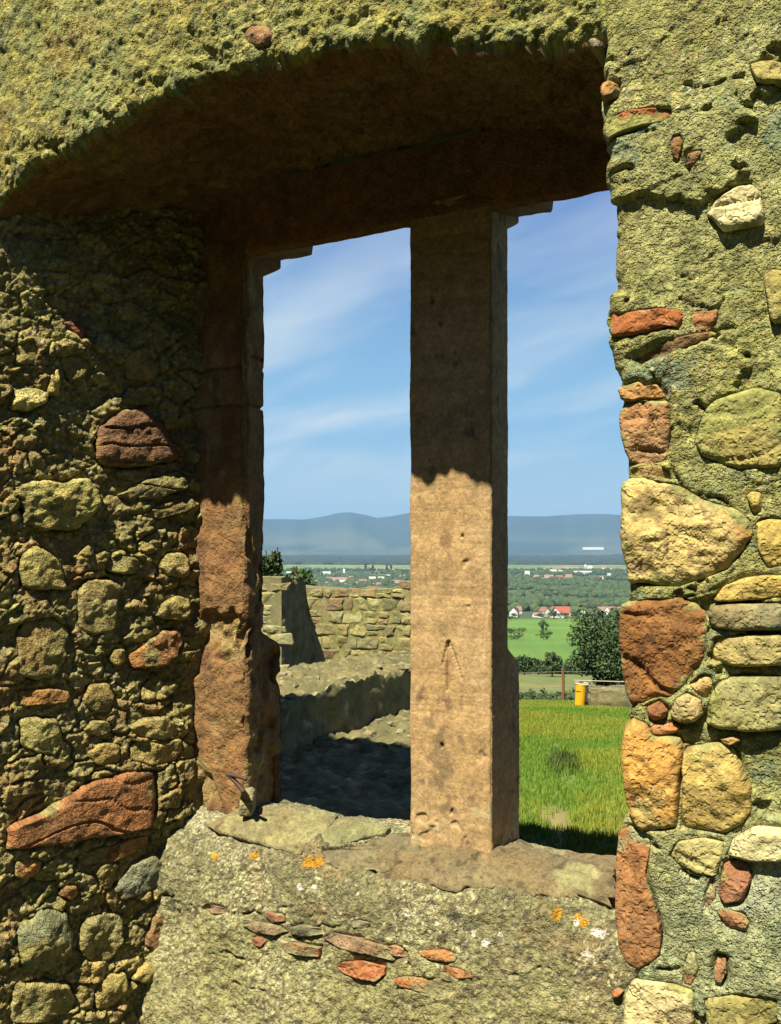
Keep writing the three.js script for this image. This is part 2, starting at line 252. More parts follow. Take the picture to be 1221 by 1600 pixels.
/* --- right pier --- */
const pierS = planeSurf(X3(0, 0, ZF), X3(1, 0, 0), X3(0, 1, 0), X3(0, 0, 1));
const pier = node('pier', wall, 'sunlit pier of mixed stones and mossy mortar right of the opening');
const pierStones = [
  [[[938, 138], [942, 129], [955, 127], [965, 130], [969, 140], [962, 155], [945, 161], [940, 155]], { col: [0.36, 0.2, 0.06], D: 0.09, H: 0.034 }],
  [[[943, 215], [942, 200], [946, 187], [960, 185], [975, 178], [1020, 170], [1050, 170], [1055, 180], [1045, 190], [1020, 198], [990, 207], [960, 216], [948, 222]], { col: K.brick, col2: K.moss, amt: 0.06, grow: (x, y) => -0.35 * y, D: 0.1, H: 0.036 }],
  [[[1052, 215], [1065, 212], [1072, 225], [1068, 245], [1062, 263], [1053, 255], [1050, 235]], { col: K.brown, H: 0.034 }],
  [[[1070, 263], [1075, 245], [1085, 240], [1102, 238], [1098, 252], [1080, 268]], { col: [0.27, 0.16, 0.06], H: 0.034 }],
  [[[1103, 335], [1120, 310], [1150, 292], [1175, 287], [1190, 300], [1195, 350], [1160, 358], [1130, 362], [1115, 345]], { col: K.pale, bed: 26, H: 0.02 }],
  [[[954, 500], [957, 489], [975, 490], [1005, 485], [1040, 482], [1066, 486], [1070, 500], [1066, 515], [1050, 510], [1020, 518], [985, 527], [957, 526], [953, 515]], { col: K.brick, speck: [0.4, 0.26, 0.14], H: 0.016, D: 0.12 }],
  [[[1080, 495], [1085, 484], [1105, 486], [1122, 482], [1120, 500], [1110, 517], [1085, 518], [1080, 508]], { col: [0.30, 0.14, 0.05], col2: K.moss, amt: -0.08, speck: [0.4, 0.26, 0.14], H: 0.01 }],
  [[[985, 560], [1020, 542], [1060, 528], [1110, 518], [1120, 522], [1080, 540], [1040, 556], [1000, 570]], { col: [0.25, 0.15, 0.06], col2: K.moss, amt: 0.02, H: 0.014 }],
  [[[963, 606], [985, 600], [1000, 596], [1010, 605], [1030, 600], [1043, 622], [1010, 624], [985, 628], [970, 624]], { col: [0.48, 0.27, 0.09], H: 0.03, D: 0.12 }],
  [[[968, 640], [985, 632], [1010, 626], [1045, 626], [1047, 645], [1047, 680], [1040, 720], [1010, 727], [985, 722], [976, 705], [970, 680], [967, 655]], { col: K.pink, bed: 22, amp: 0.007, H: 0.014, D: 0.14 }],
  [[[1085, 690], [1100, 640], [1115, 625], [1150, 612], [1185, 605], [1225, 615], [1228, 730], [1160, 735], [1115, 722], [1095, 712]], { col: K.olive, col2: K.moss, amt: 0.06, grow: (x, y) => 0.25 * y, bed: 14, H: 0.03 }],
  [[[985, 735], [1000, 728], [1035, 727], [1045, 735], [1055, 752], [1030, 750], [1005, 746], [988, 743]], { col: K.tan, H: 0.02, D: 0.1 }],
  [[[973, 760], [985, 748], [1010, 748], [1060, 757], [1100, 780], [1150, 795], [1175, 815], [1178, 840], [1160, 865], [1140, 892], [1110, 903], [1060, 920], [1020, 915], [985, 910], [977, 890], [972, 850], [970, 820], [972, 790]], { col: K.cream, col2: [0.56, 0.33, 0.11], amt: -0.12, H: 0.036, D: 0.2, amp: 0.009, sharp: 7, speck: [0.34, 0.24, 0.1] }],
  [[[1167, 775], [1175, 768], [1190, 770], [1192, 800], [1178, 804]], { col: K.yel }],
  [[[1180, 815], [1195, 808], [1230, 810], [1232, 885], [1200, 890], [1184, 860]], { col: K.yel, H: 0.02 }],
  [[[1112, 940], [1130, 915], [1160, 903], [1200, 898], [1230, 900], [1230, 932], [1170, 938], [1140, 941]], { col: [0.52, 0.38, 0.1], H: 0.03 }],
  [[[1107, 960], [1112, 947], [1140, 944], [1230, 940], [1230, 985], [1150, 985], [1112, 980]], { col: [0.22, 0.2, 0.1], col2: K.teal, amt: 0.02, H: 0.034, sharp: 8 }],
  [[[1110, 1030], [1115, 994], [1150, 992], [1230, 990], [1230, 1040], [1150, 1042]], { col: [0.4, 0.34, 0.13], col2: K.moss, amt: 0, H: 0.03, sharp: 8 }],
  [[[968, 945], [985, 940], [1020, 935], [1060, 935], [1090, 942], [1105, 960], [1108, 985], [1102, 1030], [1085, 1050], [1065, 1075], [1050, 1088], [1030, 1090], [1005, 1100], [985, 1100], [975, 1080], [970, 1040], [967, 1000], [967, 970]], { col: K.red, col2: [0.42, 0.36, 0.14], amt: -0.2, H: 0.026, D: 0.18, bed: 9, amp: 0.008, sharp: 8 }],
  [[[1105, 1120], [1110, 1085], [1125, 1062], [1150, 1055], [1232, 1055], [1232, 1142], [1165, 1145], [1120, 1138], [1103, 1130]], { col: [0.34, 0.32, 0.13], col2: K.moss, amt: 0.05, H: 0.04, sharp: 8 }],
  [[[1010, 1105], [1030, 1095], [1045, 1110], [1040, 1122], [1022, 1128], [1012, 1118]], { col: [0.3, 0.13, 0.05], H: 0.025, round: 1 }],
  [[[1047, 1110], [1058, 1090], [1075, 1080], [1096, 1092], [1100, 1115], [1085, 1128], [1062, 1130], [1050, 1122]], { col: [0.55, 0.42, 0.18], H: 0.035, round: 1 }],
  [[[1075, 1068], [1095, 1052], [1113, 1054], [1117, 1070], [1105, 1093], [1092, 1087]], { col: [0.5, 0.36, 0.15], H: 0.022, round: 1 }],
  [[[1013, 1140], [1020, 1132], [1050, 1129], [1062, 1136], [1058, 1145], [1035, 1150], [1017, 1148]], { col: [0.42, 0.2, 0.075], H: 0.02 }],
  [[[1123, 1155], [1145, 1150], [1160, 1156], [1145, 1164], [1130, 1162]], { col: K.tan, H: 0.02 }],
  [[[980, 1130], [990, 1122], [1010, 1128], [1020, 1147], [1060, 1153], [1067, 1165], [1064, 1230], [1060, 1292], [1040, 1298], [1000, 1298], [985, 1280], [978, 1230], [973, 1180], [975, 1150]], { col: K.orange, col2: K.cream, amt: -0.08, H: 0.036, D: 0.2, amp: 0.009, sharp: 8 }],
  [[[1068, 1167], [1120, 1160], [1140, 1165], [1155, 1190], [1170, 1230], [1176, 1268], [1160, 1288], [1135, 1303], [1100, 1300], [1064, 1294], [1067, 1230]], { col: [0.46, 0.34, 0.1], col2: K.moss, amt: -0.05, H: 0.037, sharp: 8 }],
  [[[966, 1300], [985, 1288], [1018, 1312], [1010, 1370], [1025, 1420], [1034, 1460], [1030, 1495], [1000, 1516], [983, 1508], [968, 1485], [961, 1420], [962, 1350]], { col: [0.36, 0.165, 0.058], col2: K.mint, amt: -0.02, grow: (x, y) => 0.3 * x + 0.2 * y, H: 0.012, D: 0.2 }],
  [[[1045, 1335], [1060, 1312], [1100, 1307], [1133, 1312], [1130, 1340], [1120, 1370], [1090, 1364], [1060, 1350]], { col: [0.48, 0.41, 0.16], col2: K.moss, amt: 0, H: 0.022, bed: 18 }],
  [[[1135, 1335], [1145, 1310], [1180, 1290], [1230, 1296], [1230, 1345], [1170, 1345], [1145, 1338]], { col: K.pale, H: 0.035 }],
  [[[1122, 1400], [1130, 1347], [1150, 1340], [1172, 1352], [1175, 1375], [1160, 1410], [1130, 1415]], { col: [0.34, 0.15, 0.07], col2: K.moss, amt: -0.03, H: 0.03 }],
  [[[1120, 1425], [1130, 1418], [1165, 1425], [1172, 1440], [1165, 1455], [1135, 1448]], { col: [0.36, 0.18, 0.08], H: 0.006 }],
  [[[975, 1560], [985, 1537], [1005, 1532], [1045, 1537], [1085, 1550], [1085, 1610], [975, 1610]], { col: K.pale, H: 0.02 }],
  [[[1065, 1520], [1075, 1490], [1085, 1488], [1092, 1515], [1080, 1543], [1068, 1538]], { col: K.mint, col2: [0.4, 0.19, 0.09], amt: -0.08, H: 0.012 }],
  [[[1115, 1515], [1122, 1493], [1134, 1497], [1136, 1520], [1126, 1540], [1117, 1535]], { col: [0.38, 0.2, 0.1], col2: K.mint, amt: 0.02, H: 0.006 }],
  [[[1100, 1400], [1108, 1372], [1118, 1378], [1118, 1405], [1108, 1425], [1098, 1418]], { col: [0.36, 0.18, 0.09], col2: K.mint, amt: 0, H: 0.005 }],
  [[[1100, 1560], [1150, 1552], [1215, 1560], [1215, 1605], [1105, 1605]], { col: K.olive, H: 0.02 }],
  [[[1192, 430], [1210, 420], [1240, 425], [1240, 500], [1205, 505]], { col: K.olive, col2: K.moss, H: 0.02 }],
  [[[1170, 105], [1195, 98], [1235, 102], [1235, 135], [1185, 138]], { col: K.olive, col2: K.moss2, H: 0.036 }],
];
const pierPolys = pierStones.map(s => s[0].map(pierS.px));
const pierCracks = [
  [[998, 78], [996, 95], [990, 108]], [[950, 90], [965, 95], [985, 86]], [[992, 108], [1003, 122]], [[945, 215], [980, 214], [1010, 206], [1040, 198]],
  [[1055, 313], [1072, 320], [1090, 335]], [[1090, 335], [1120, 312], [1150, 292], [1175, 283]], [[950, 278], [965, 268], [990, 262]], [[1055, 425], [1078, 436], [1095, 430]],
  [[1055, 462], [1078, 478], [1100, 486], [1122, 478], [1130, 465], [1120, 452]], [[1124, 516], [1150, 514], [1150, 545], [1178, 560]], [[990, 540], [1020, 539], [1050, 536]],
  [[1022, 588], [1032, 606], [1045, 618]], [[1085, 632], [1098, 640]], [[1110, 665], [1120, 658], [1150, 663], [1180, 667]], [[1048, 720], [1060, 755], [1090, 770], [1120, 775], [1150, 800], [1175, 803]],
  [[1010, 1312], [1040, 1335], [1060, 1355], [1090, 1375]], [[1062, 1430], [1085, 1428]], [[1030, 1515], [1060, 1517]], [[1148, 1510], [1175, 1500]], [[1160, 120], [1130, 128], [1100, 140], [1075, 135]], [[1150, 150], [1160, 165], [1180, 168]],
].map(g => g.map(pierS.px));
{
  const edgePx = [[40, 950], [100, 940], [150, 943], [215, 948], [240, 951], [400, 952], [470, 955], [560, 962], [600, 968], [720, 980], [800, 980], [900, 981], [940, 976], [1000, 974], [1060, 980], [1105, 989], [1120, 984], [1200, 982], [1250, 990], [1290, 975], [1420, 970], [1480, 976], [1510, 986], [1560, 990], [1620, 990]];
  const edge = edgePx.map(([y, x]) => { const q = pierS.px([x, y]); return [q[1], q[0]]; });
  const X0 = y => { if (y > edge[0][0]) return edge[0][1]; for (let k = 0; k + 1 < edge.length; k++) if (y <= edge[k][0] && y >= edge[k + 1][0]) return lerp(edge[k][1], edge[k + 1][1], (edge[k][0] - y) / (edge[k][0] - edge[k + 1][0])); return edge[edge.length - 1][1]; };
  const J = jointer(pierPolys, pierCracks, 0.45), y0 = -1.12, y1 = 1.14, res = 0.0028, R = 0.022, W = 0.42, B = 0.44;
  const nv = Math.round((y1 - y0) / res), nf = Math.round((W - R) / res), nc = 10, nb = 60, nu = nf + nc + nb;
  part('mortar', grid(nu, nv, (i, j) => {
    const y = y0 + (y1 - y0) * j / nv, xe = X0(y) + 0.006 * fbm(y * 26, 3, 1, 4);
    let x, z, nx, nz, u;                                  // from the hidden reveal round the corner to the face
    if (i < nb) { const t = 1 - i / nb; x = xe + 0.02 * t; z = ZF - R - t * (B - R); nx = -1; nz = 0; u = xe - t * B; }
    else if (i < nb + nc) { const a = (i - nb) / nc * Math.PI / 2; x = xe + R - R * Math.cos(a); z = ZF - R + R * Math.sin(a); nx = -Math.cos(a); nz = Math.sin(a); u = x; }
    else { x = xe + R + (W - R) * (i - nb - nc) / nf; z = ZF; nx = 0; nz = 1; u = x; }
    const jn = nz > 0.5 ? J(x, y) : 0, cr = cell(u * 45, y * 45, 3), cr2 = cell(u * 110, y * 110, 5);
    const rough = sstep(-0.05, 0.22, fbm(u * 4, y * 4, 12, 3) + 0.6 * (x - 0.62));
    const ly = fbm(u * 4, y * 7, 17, 6, 0.58), ly2 = fbm(u * 7, y * 9, 19, 6, 0.6);          // coats of plaster, broken off in places
    const h = jn - 0.006 + 0.01 * sstep(0.0, 0.025, ly) + 0.003 * sstep(0.12, 0.15, ly2) + fbm(u * 7, y * 7, 2, 4) * 0.01 + fbm(u * 24, y * 24, 5, 4, 0.55) * 0.004 + (0.5 - cr.d) * 0.0045 * rough + (0.5 - cr2.d) * 0.0024 * (0.3 + rough);
    const low = sstep(-0.36, -0.46, y + 0.12 * fbm(u * 6, y * 6, 31, 3));
    let c = mortarCol(u, y, 2, mix3(K.moss, K.mint, low), mix3([0.33, 0.31, 0.1], [0.37, 0.39, 0.2], low), mix3(K.moss2, [0.24, 0.29, 0.15], low));
    const tl = sstep(0.12, 0.3, fbm(u * 16, y * 16, 61, 4, 0.6) - 0.16 + 0.42 * (1 - clamp(Math.hypot(x - 0.56, y - 0.225) / 0.09))); c = mix3(c, [0.16, 0.23, 0.15], tl * 0.6); c = grit(c, cr2, sstep(-0.15, 0.15, fbm(u * 6, y * 6, 71, 3)));
    return [x + nx * h, y, z + nz * h, ...c, u, y];
  }), M.rough, pier);
  pierStones.forEach(([p, o], k) => part('stone', stoneGeo(pierPolys[k], pierS, { res: 0.0036, smear: [0.3, 0.29, 0.1], smearAmt: 0.03, ...o, H: (o.H ?? 0.015) * 0.8 }), M.stone, pier));
}

/* --- arch over the niche: face, ragged edge and soffit --- */
const arch = node('arch', wall, 'mossy arch face with a crumbling edge and dark soffit');
const archS = planeSurf(X3(0, 0, ZF - 0.012), X3(1, 0, 0), X3(0, 1, 0), X3(0, 0, 1));
{
  const ctl = [[-90, 430], [-40, 370], [-5, 320], [40, 268], [110, 228], [190, 187], [245, 150], [290, 128], [350, 118], [400, 98], [450, 92], [520, 76], [600, 64], [700, 64], [780, 72], [860, 68], [930, 58], [960, 52], [1020, 40]].map(archS.px);
  const A = x => { for (let k = 0; k + 1 < ctl.length; k++) if (x <= ctl[k + 1][0]) { return lerp(ctl[k][1], ctl[k + 1][1], clamp((x - ctl[k][0]) / (ctl[k + 1][0] - ctl[k][0]))); } return 0.7; };
  const st = [[[378, 48], [395, 40], [420, 42], [428, 58], [420, 72], [405, 74], [388, 68]], [[918, 66], [932, 60], [942, 66], [940, 78], [925, 79]]];
  const polys = st.map(p => p.map(archS.px)), J = jointer(polys, []);
  const x0 = -1.25, x1 = 0.6, res = 0.0028, top = 1.16, R = 0.02, nu = Math.round((x1 - x0) / res), nf = 120, nc = 10, nb = 84, z0 = ZF - 0.012;
  part('mortar', grid(nu, nb + nc + nf, (i, j) => {
    const x = x0 + (x1 - x0) * i / nu, a = A(x) + 0.012 * fbm(x * 14, 1, 4, 4);
    let y, z, ny, nz, v;
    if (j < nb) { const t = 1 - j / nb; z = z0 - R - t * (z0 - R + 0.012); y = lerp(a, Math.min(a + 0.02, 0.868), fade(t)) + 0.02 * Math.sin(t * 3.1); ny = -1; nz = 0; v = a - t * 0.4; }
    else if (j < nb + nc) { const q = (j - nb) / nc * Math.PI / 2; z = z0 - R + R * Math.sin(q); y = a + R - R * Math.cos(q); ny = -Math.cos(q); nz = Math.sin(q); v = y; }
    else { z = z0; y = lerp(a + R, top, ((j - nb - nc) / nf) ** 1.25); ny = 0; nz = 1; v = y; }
    const cr = cell(x * 42, v * 42, 13), cr2 = cell(x * 105, v * 105, 15), e = Math.exp(-Math.max(0, y - a) / 0.05);
    let h = fbm(x * 8, v * 8, 22, 4) * 0.014 + fbm(x * 26, v * 26, 25, 4, 0.6) * (0.007 + 0.012 * e) + (0.5 - cr.d) * (0.007 + 0.006 * e) + (0.5 - cr2.d) * 0.0032 + (nz > 0.5 ? J(x, y) : 0);
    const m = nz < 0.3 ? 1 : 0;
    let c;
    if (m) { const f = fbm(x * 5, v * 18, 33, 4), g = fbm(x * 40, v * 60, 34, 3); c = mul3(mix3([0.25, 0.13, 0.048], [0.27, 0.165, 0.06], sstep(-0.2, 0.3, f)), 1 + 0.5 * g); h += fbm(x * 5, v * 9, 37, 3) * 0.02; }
    else { c = mortarCol(x, v, 22, [0.27, 0.262, 0.058], [0.34, 0.3, 0.066], [0.165, 0.2, 0.07]); c = grit(c, cr2, sstep(-0.1, 0.2, fbm(x * 6, v * 6, 72, 3))); }
    return [x, y + ny * h, z + nz * h, ...c, x, v];
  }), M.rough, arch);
  st.forEach((p, k) => part('stone', stoneGeo(polys[k], archS, { col: k ? [0.3, 0.25, 0.15] : [0.3, 0.17, 0.08], H: 0.012 }), M.stone, arch));
}

/* --- left reveal --- */
const rvN = X3(0.46, 0, 0.24).normalize();
const rvS = planeSurf(X3(-0.66, 0, -0.02), X3(rvN.z, 0, -rvN.x), X3(0, 1, 0), rvN);
const reveal = node('reveal', wall, 'rough rubble reveal left of the opening in raking light');
const rvStones = [
  [[[147, 690], [165, 660], [195, 640], [225, 637], [245, 655], [265, 685], [285, 705], [270, 722], [235, 728], [190, 732], [155, 722]], { col: [0.22, 0.11, 0.05], bed: 26, amp: 0.008, H: 0.045, smearAmt: -0.02, col2: undefined }],
  [[[98, 505], [115, 498], [128, 505], [140, 530], [125, 533], [108, 515]], { col: [0.28, 0.1, 0.045], H: 0.02 }],
  [[[25, 765], [60, 748], [100, 755], [140, 745], [160, 770], [155, 800], [120, 830], [75, 830], [35, 815]], { col: [0.46, 0.4, 0.12], H: 0.05, amp: 0.012 }],
  [[[70, 620], [75, 590], [88, 575], [94, 600], [90, 622]], { col: [0.5, 0.42, 0.12], H: 0.04 }],
  [[[15, 640], [20, 610], [50, 605], [75, 615], [72, 630], [45, 645]], { col: [0.6, 0.55, 0.22], H: 0.045 }],
  [[[185, 775], [220, 752], [280, 735], [300, 745], [295, 765], [250, 778], [200, 785]], { col: [0.25, 0.22, 0.08], H: 0.03, bed: 30 }],
  [[[215, 808], [250, 787], [300, 774], [306, 790], [290, 802], [245, 812]], { col: [0.28, 0.22, 0.07], H: 0.032, bed: 30 }],
  [[[250, 875], [262, 864], [285, 864], [296, 875], [296, 898], [280, 903], [258, 900], [249, 888]], { col: [0.46, 0.36, 0.12], H: 0.04, sharp: 4 }],
  [[[30, 870], [55, 850], [85, 865], [102, 890], [104, 920], [70, 925], [30, 915]], { col: [0.42, 0.36, 0.11], H: 0.03 }],
  [[[123, 920], [140, 905], [165, 900], [190, 915], [185, 950], [178, 985], [150, 994], [125, 985], [120, 955]], { col: [0.38, 0.29, 0.1], H: 0.03 }],
  [[[242, 965], [255, 940], [280, 930], [299, 935], [298, 965], [275, 970]], { col: [0.4, 0.3, 0.09], H: 0.03 }],
  [[[122, 866], [135, 850], [149, 852], [147, 868], [130, 872]], { col: [0.46, 0.27, 0.09], H: 0.025 }],
  [[[203, 1025], [230, 1005], [255, 985], [280, 985], [288, 1005], [275, 1030], [240, 1045], [210, 1045]], { col: [0.38, 0.19, 0.06], H: 0.025, amp: 0.012 }],
  [[[28, 975], [80, 962], [108, 985], [105, 1030], [90, 1055], [50, 1065], [28, 1055]], { col: [0.3, 0.21, 0.065], H: 0.03, amp: 0.012 }],
  [[[28, 1080], [90, 1075], [112, 1085], [105, 1098], [28, 1104]], { col: [0.42, 0.22, 0.06], H: 0.03 }],
  [[[130, 1095], [140, 1070], [170, 1068], [180, 1090], [170, 1112], [145, 1112]], { col: [0.32, 0.25, 0.08], H: 0.02 }],
  [[[30, 1125], [60, 1118], [90, 1125], [97, 1150], [90, 1180], [60, 1178], [30, 1165]], { col: [0.44, 0.39, 0.13], H: 0.035 }],
  [[[200, 1135], [220, 1122], [260, 1118], [275, 1130], [282, 1148], [250, 1155], [215, 1152]], { col: [0.44, 0.35, 0.12], H: 0.03 }],
  [[[198, 1172], [206, 1157], [250, 1158], [284, 1152], [286, 1172], [275, 1190], [235, 1196], [208, 1190]], { col: [0.45, 0.33, 0.1], H: 0.035 }],
  [[[130, 1140], [145, 1126], [172, 1127], [178, 1142], [160, 1150], [138, 1150]], { col: [0.42, 0.35, 0.13], H: 0.025 }],
  [[[133, 1178], [158, 1160], [190, 1163], [186, 1190], [150, 1197]], { col: [0.4, 0.29, 0.09], H: 0.025 }],
  [[[10, 1292], [60, 1272], [95, 1250], [130, 1225], [190, 1205], [240, 1200], [248, 1210], [247, 1260], [236, 1292], [180, 1302], [120, 1312], [10, 1330]], { col: [0.34, 0.15, 0.05], bed: 17, amp: 0.006, H: 0.06, sharp: 12, col2: undefined, smearAmt: -0.12, jit: 0.05 }],
  [[[113, 1338], [150, 1324], [200, 1309], [235, 1304], [240, 1317], [210, 1332], [170, 1347], [130, 1352]], { col: [0.42, 0.2, 0.06], H: 0.032 }],
  [[[22, 1345], [50, 1336], [66, 1342], [62, 1362], [40, 1374], [22, 1370]], { col: [0.46, 0.24, 0.07], H: 0.03 }],
  [[[175, 1385], [210, 1345], [240, 1332], [258, 1345], [260, 1370], [245, 1387], [215, 1397], [190, 1405]], { col: [0.27, 0.26, 0.15], H: 0.035 }],
  [[[90, 1398], [100, 1382], [118, 1380], [124, 1395], [112, 1407]], { col: [0.36, 0.19, 0.06], H: 0.025 }],
  [[[25, 1450], [70, 1420], [105, 1425], [115, 1460], [105, 1500], [70, 1515], [28, 1510]], { col: [0.22, 0.24, 0.13], H: 0.035, amp: 0.012 }],
  [[[122, 1480], [132, 1440], [160, 1422], [190, 1430], [195, 1470], [170, 1500], [137, 1505]], { col: [0.38, 0.34, 0.14], H: 0.035, amp: 0.012 }],
  [[[226, 1475], [240, 1430], [262, 1407], [282, 1415], [275, 1450], [258, 1480], [240, 1490]], { col: [0.3, 0.17, 0.075], H: 0.035 }],
  [[[200, 1530], [220, 1508], [246, 1497], [250, 1525], [230, 1537]], { col: [0.38, 0.31, 0.1], H: 0.03 }],
  [[[145, 1548], [170, 1522], [195, 1515], [202, 1540], [180, 1570], [150, 1578]], { col: [0.42, 0.31, 0.09], H: 0.03 }],
  [[[20, 540], [50, 530], [62, 548], [50, 570], [22, 572]], { col: [0.4, 0.33, 0.09], H: 0.03 }],
  [[[160, 880], [180, 868], [215, 870], [228, 884], [205, 898], [170, 896]], { col: [0.28, 0.24, 0.08], H: 0.02 }],
  [[[170, 1030], [178, 1012], [196, 1014], [198, 1034], [182, 1044]], { col: [0.4, 0.27, 0.08], H: 0.02 }],
  [[[20, 1540], [60, 1530], [110, 1535], [120, 1575], [60, 1600], [20, 1600]], { col: [0.36, 0.33, 0.13], H: 0.03 }],
  [[[190, 560], [220, 540], [250, 552], [255, 585], [225, 598], [196, 590]], { col: [0.34, 0.24, 0.08], H: 0.03 }],
  [[[90, 560], [115, 552], [140, 566], [135, 590], [105, 596]], { col: [0.32, 0.26, 0.08], H: 0.025 }],
];
const rvPolys = rvStones.map(s => s[0].map(rvS.px));
{
  const J = jointer(rvPolys, [], 0.25);
  // u runs from the front corner (-0.54) to the jamb (0.06); then y
  const uF = -0.57, y0 = -1.2, y1 = 0.86, res = 0.0034, nv = Math.round((y1 - y0) / res), nu = Math.round(0.63 / res), nfr = 30;
  part('mortar', grid(nu + nfr, nv, (i, j) => {
    const y = y0 + (y1 - y0) * j / nv;
    if (i < nfr) { const t = 1 - i / nfr, q = rvS.map(uF, y, 0), c = mortarCol(-t, y, 41, K.moss, [0.33, 0.31, 0.1], K.moss2), h = fbm(t * 5, y * 8, 8, 4) * 0.02 * (1 - t); return [q[0] - 0.4 * t - 0.002, y, q[2] + h, ...c, -t, y]; }
    const u = uF + 0.63 * (i - nfr) / nu;
    const plast = sstep(-0.055, -0.02, u + 0.015 * fbm(y * 12, 4, 2, 3)) * sstep(-0.2, -0.3, y) + 0.6 * sstep(-0.02, 0.0, u);
    const cr = cell(u * 30, y * 36, 23), cr2 = cell(u * 75, y * 80, 25), wx = 0.03 * fbm(u * 14, y * 14, 91, 3), wy = 0.03 * fbm(u * 14, y * 14, 93, 3), rb = cell((u + wx) * 15, (y + wy) * 23, 27);
    const jn = J(u, y), r = 1 - 0.85 * clamp(plast);
    const h = jn + r * (fbm(u * 7, y * 9, 42, 4) * 0.026 + fbm(u * 20, y * 30, 45, 4, 0.6) * 0.013 + (rb.id - 0.5) * 0.015 * sstep(0, 0.12, rb.e) - 0.01 * (1 - sstep(0, 0.14, rb.e)) * sstep(0.2, 0.6, rb.id) + (0.45 - cr.d) * 0.014 * sstep(-0.25, 0.25, fbm(u * 7, y * 7, 48, 2) + 0.1) + (0.45 - cr2.d) * 0.0075) - 0.02 * clamp(plast);
    let c = mul3(mortarCol(u, y, 42, [0.28, 0.245, 0.08], [0.34, 0.28, 0.09], [0.2, 0.18, 0.07]), 0.85 + 0.35 * rb.id);
    c = mix3(c, mul3([0.24, 0.23, 0.12], 1 + 0.3 * fbm(u * 30, y * 30, 47, 3)), clamp(plast));
    c = mix3(c, [0.33, 0.16, 0.055], sstep(0.2, 0.34, fbm(u * 12, y * 14, 55, 4) + 0.16 * (rb.id - 0.5)) * 0.35); c = grit(c, cr2, 1);
    const q = rvS.map(u, y, h); return [...q, ...c, u, y];
  }), M.rough, reveal);
  rvStones.forEach(([p, o], k) => part('stone', stoneGeo(rvPolys[k], rvS, { res: 0.004, jit: 0.14, col2: [0.3, 0.26, 0.085], amt: -0.04, smear: [0.29, 0.25, 0.085], smearAmt: 0.1, ...o, H: (o.H || 0.02) * 1.0, amp: (o.amp || 0.009) * 0.9 }), M.rough, reveal));
}

/* --- parapet below the opening --- */
const prof = (() => {
  const c = [[0.14, -1.25], [0.125, -1.0], [0.11, -0.82], [0.088, -0.715], [0.05, -0.662], [-0.01, -0.626], [-0.09, -0.63], [-0.165, -0.645], [-0.19, -0.68], [-0.195, -1.3]];
  const crv = new THREE.CatmullRomCurve3(c.map(p => X3(0, p[1], p[0])), false, 'centripetal'), L = crv.getLength(), n = 400, P = crv.getSpacedPoints(n);
  return { P, L, n };
})();
const paS = {
  map: (u, v, h) => {
    const f = clamp(v / prof.L) * prof.n, k = Math.min(prof.n - 1, Math.floor(f)), a = prof.P[k], b = prof.P[k + 1], t = f - k;
    const k0 = Math.max(0, k - 3), k1 = Math.min(prof.n, k + 4), dy = prof.P[k1].y - prof.P[k0].y, dz = prof.P[k1].z - prof.P[k0].z, l = Math.hypot(dy, dz);
    return [u, lerp(a.y, b.y, t) - dz / l * h, lerp(a.z, b.z, t) + dy / l * h];
  },
  px: ([x, y]) => {
    const r = ray(x, y);
    for (let k = 0; k < prof.n && prof.P[k].z > -0.172; k++) {
      const a = prof.P[k], b = prof.P[k + 1], fa = (a.y) * r.z - (a.z - EYE.z) * r.y, fb = (b.y) * r.z - (b.z - EYE.z) * r.y;
      if (fa * fb <= 0) { const s = fa / (fa - fb), z = lerp(a.z, b.z, s), t = (z - EYE.z) / r.z; return [EYE.x + r.x * t, (k + s) / prof.n * prof.L]; }
    }
    let k = 0; while (prof.P[k].z > -0.172) k++; const t = (-0.172 - EYE.z) / r.z; return [EYE.x + r.x * t, k / prof.n * prof.L];   // beyond the outer edge of the sill
  },
};
const parapet = node('parapet', wall, 'lichen spotted parapet of mortar and brick fragments under the sill');
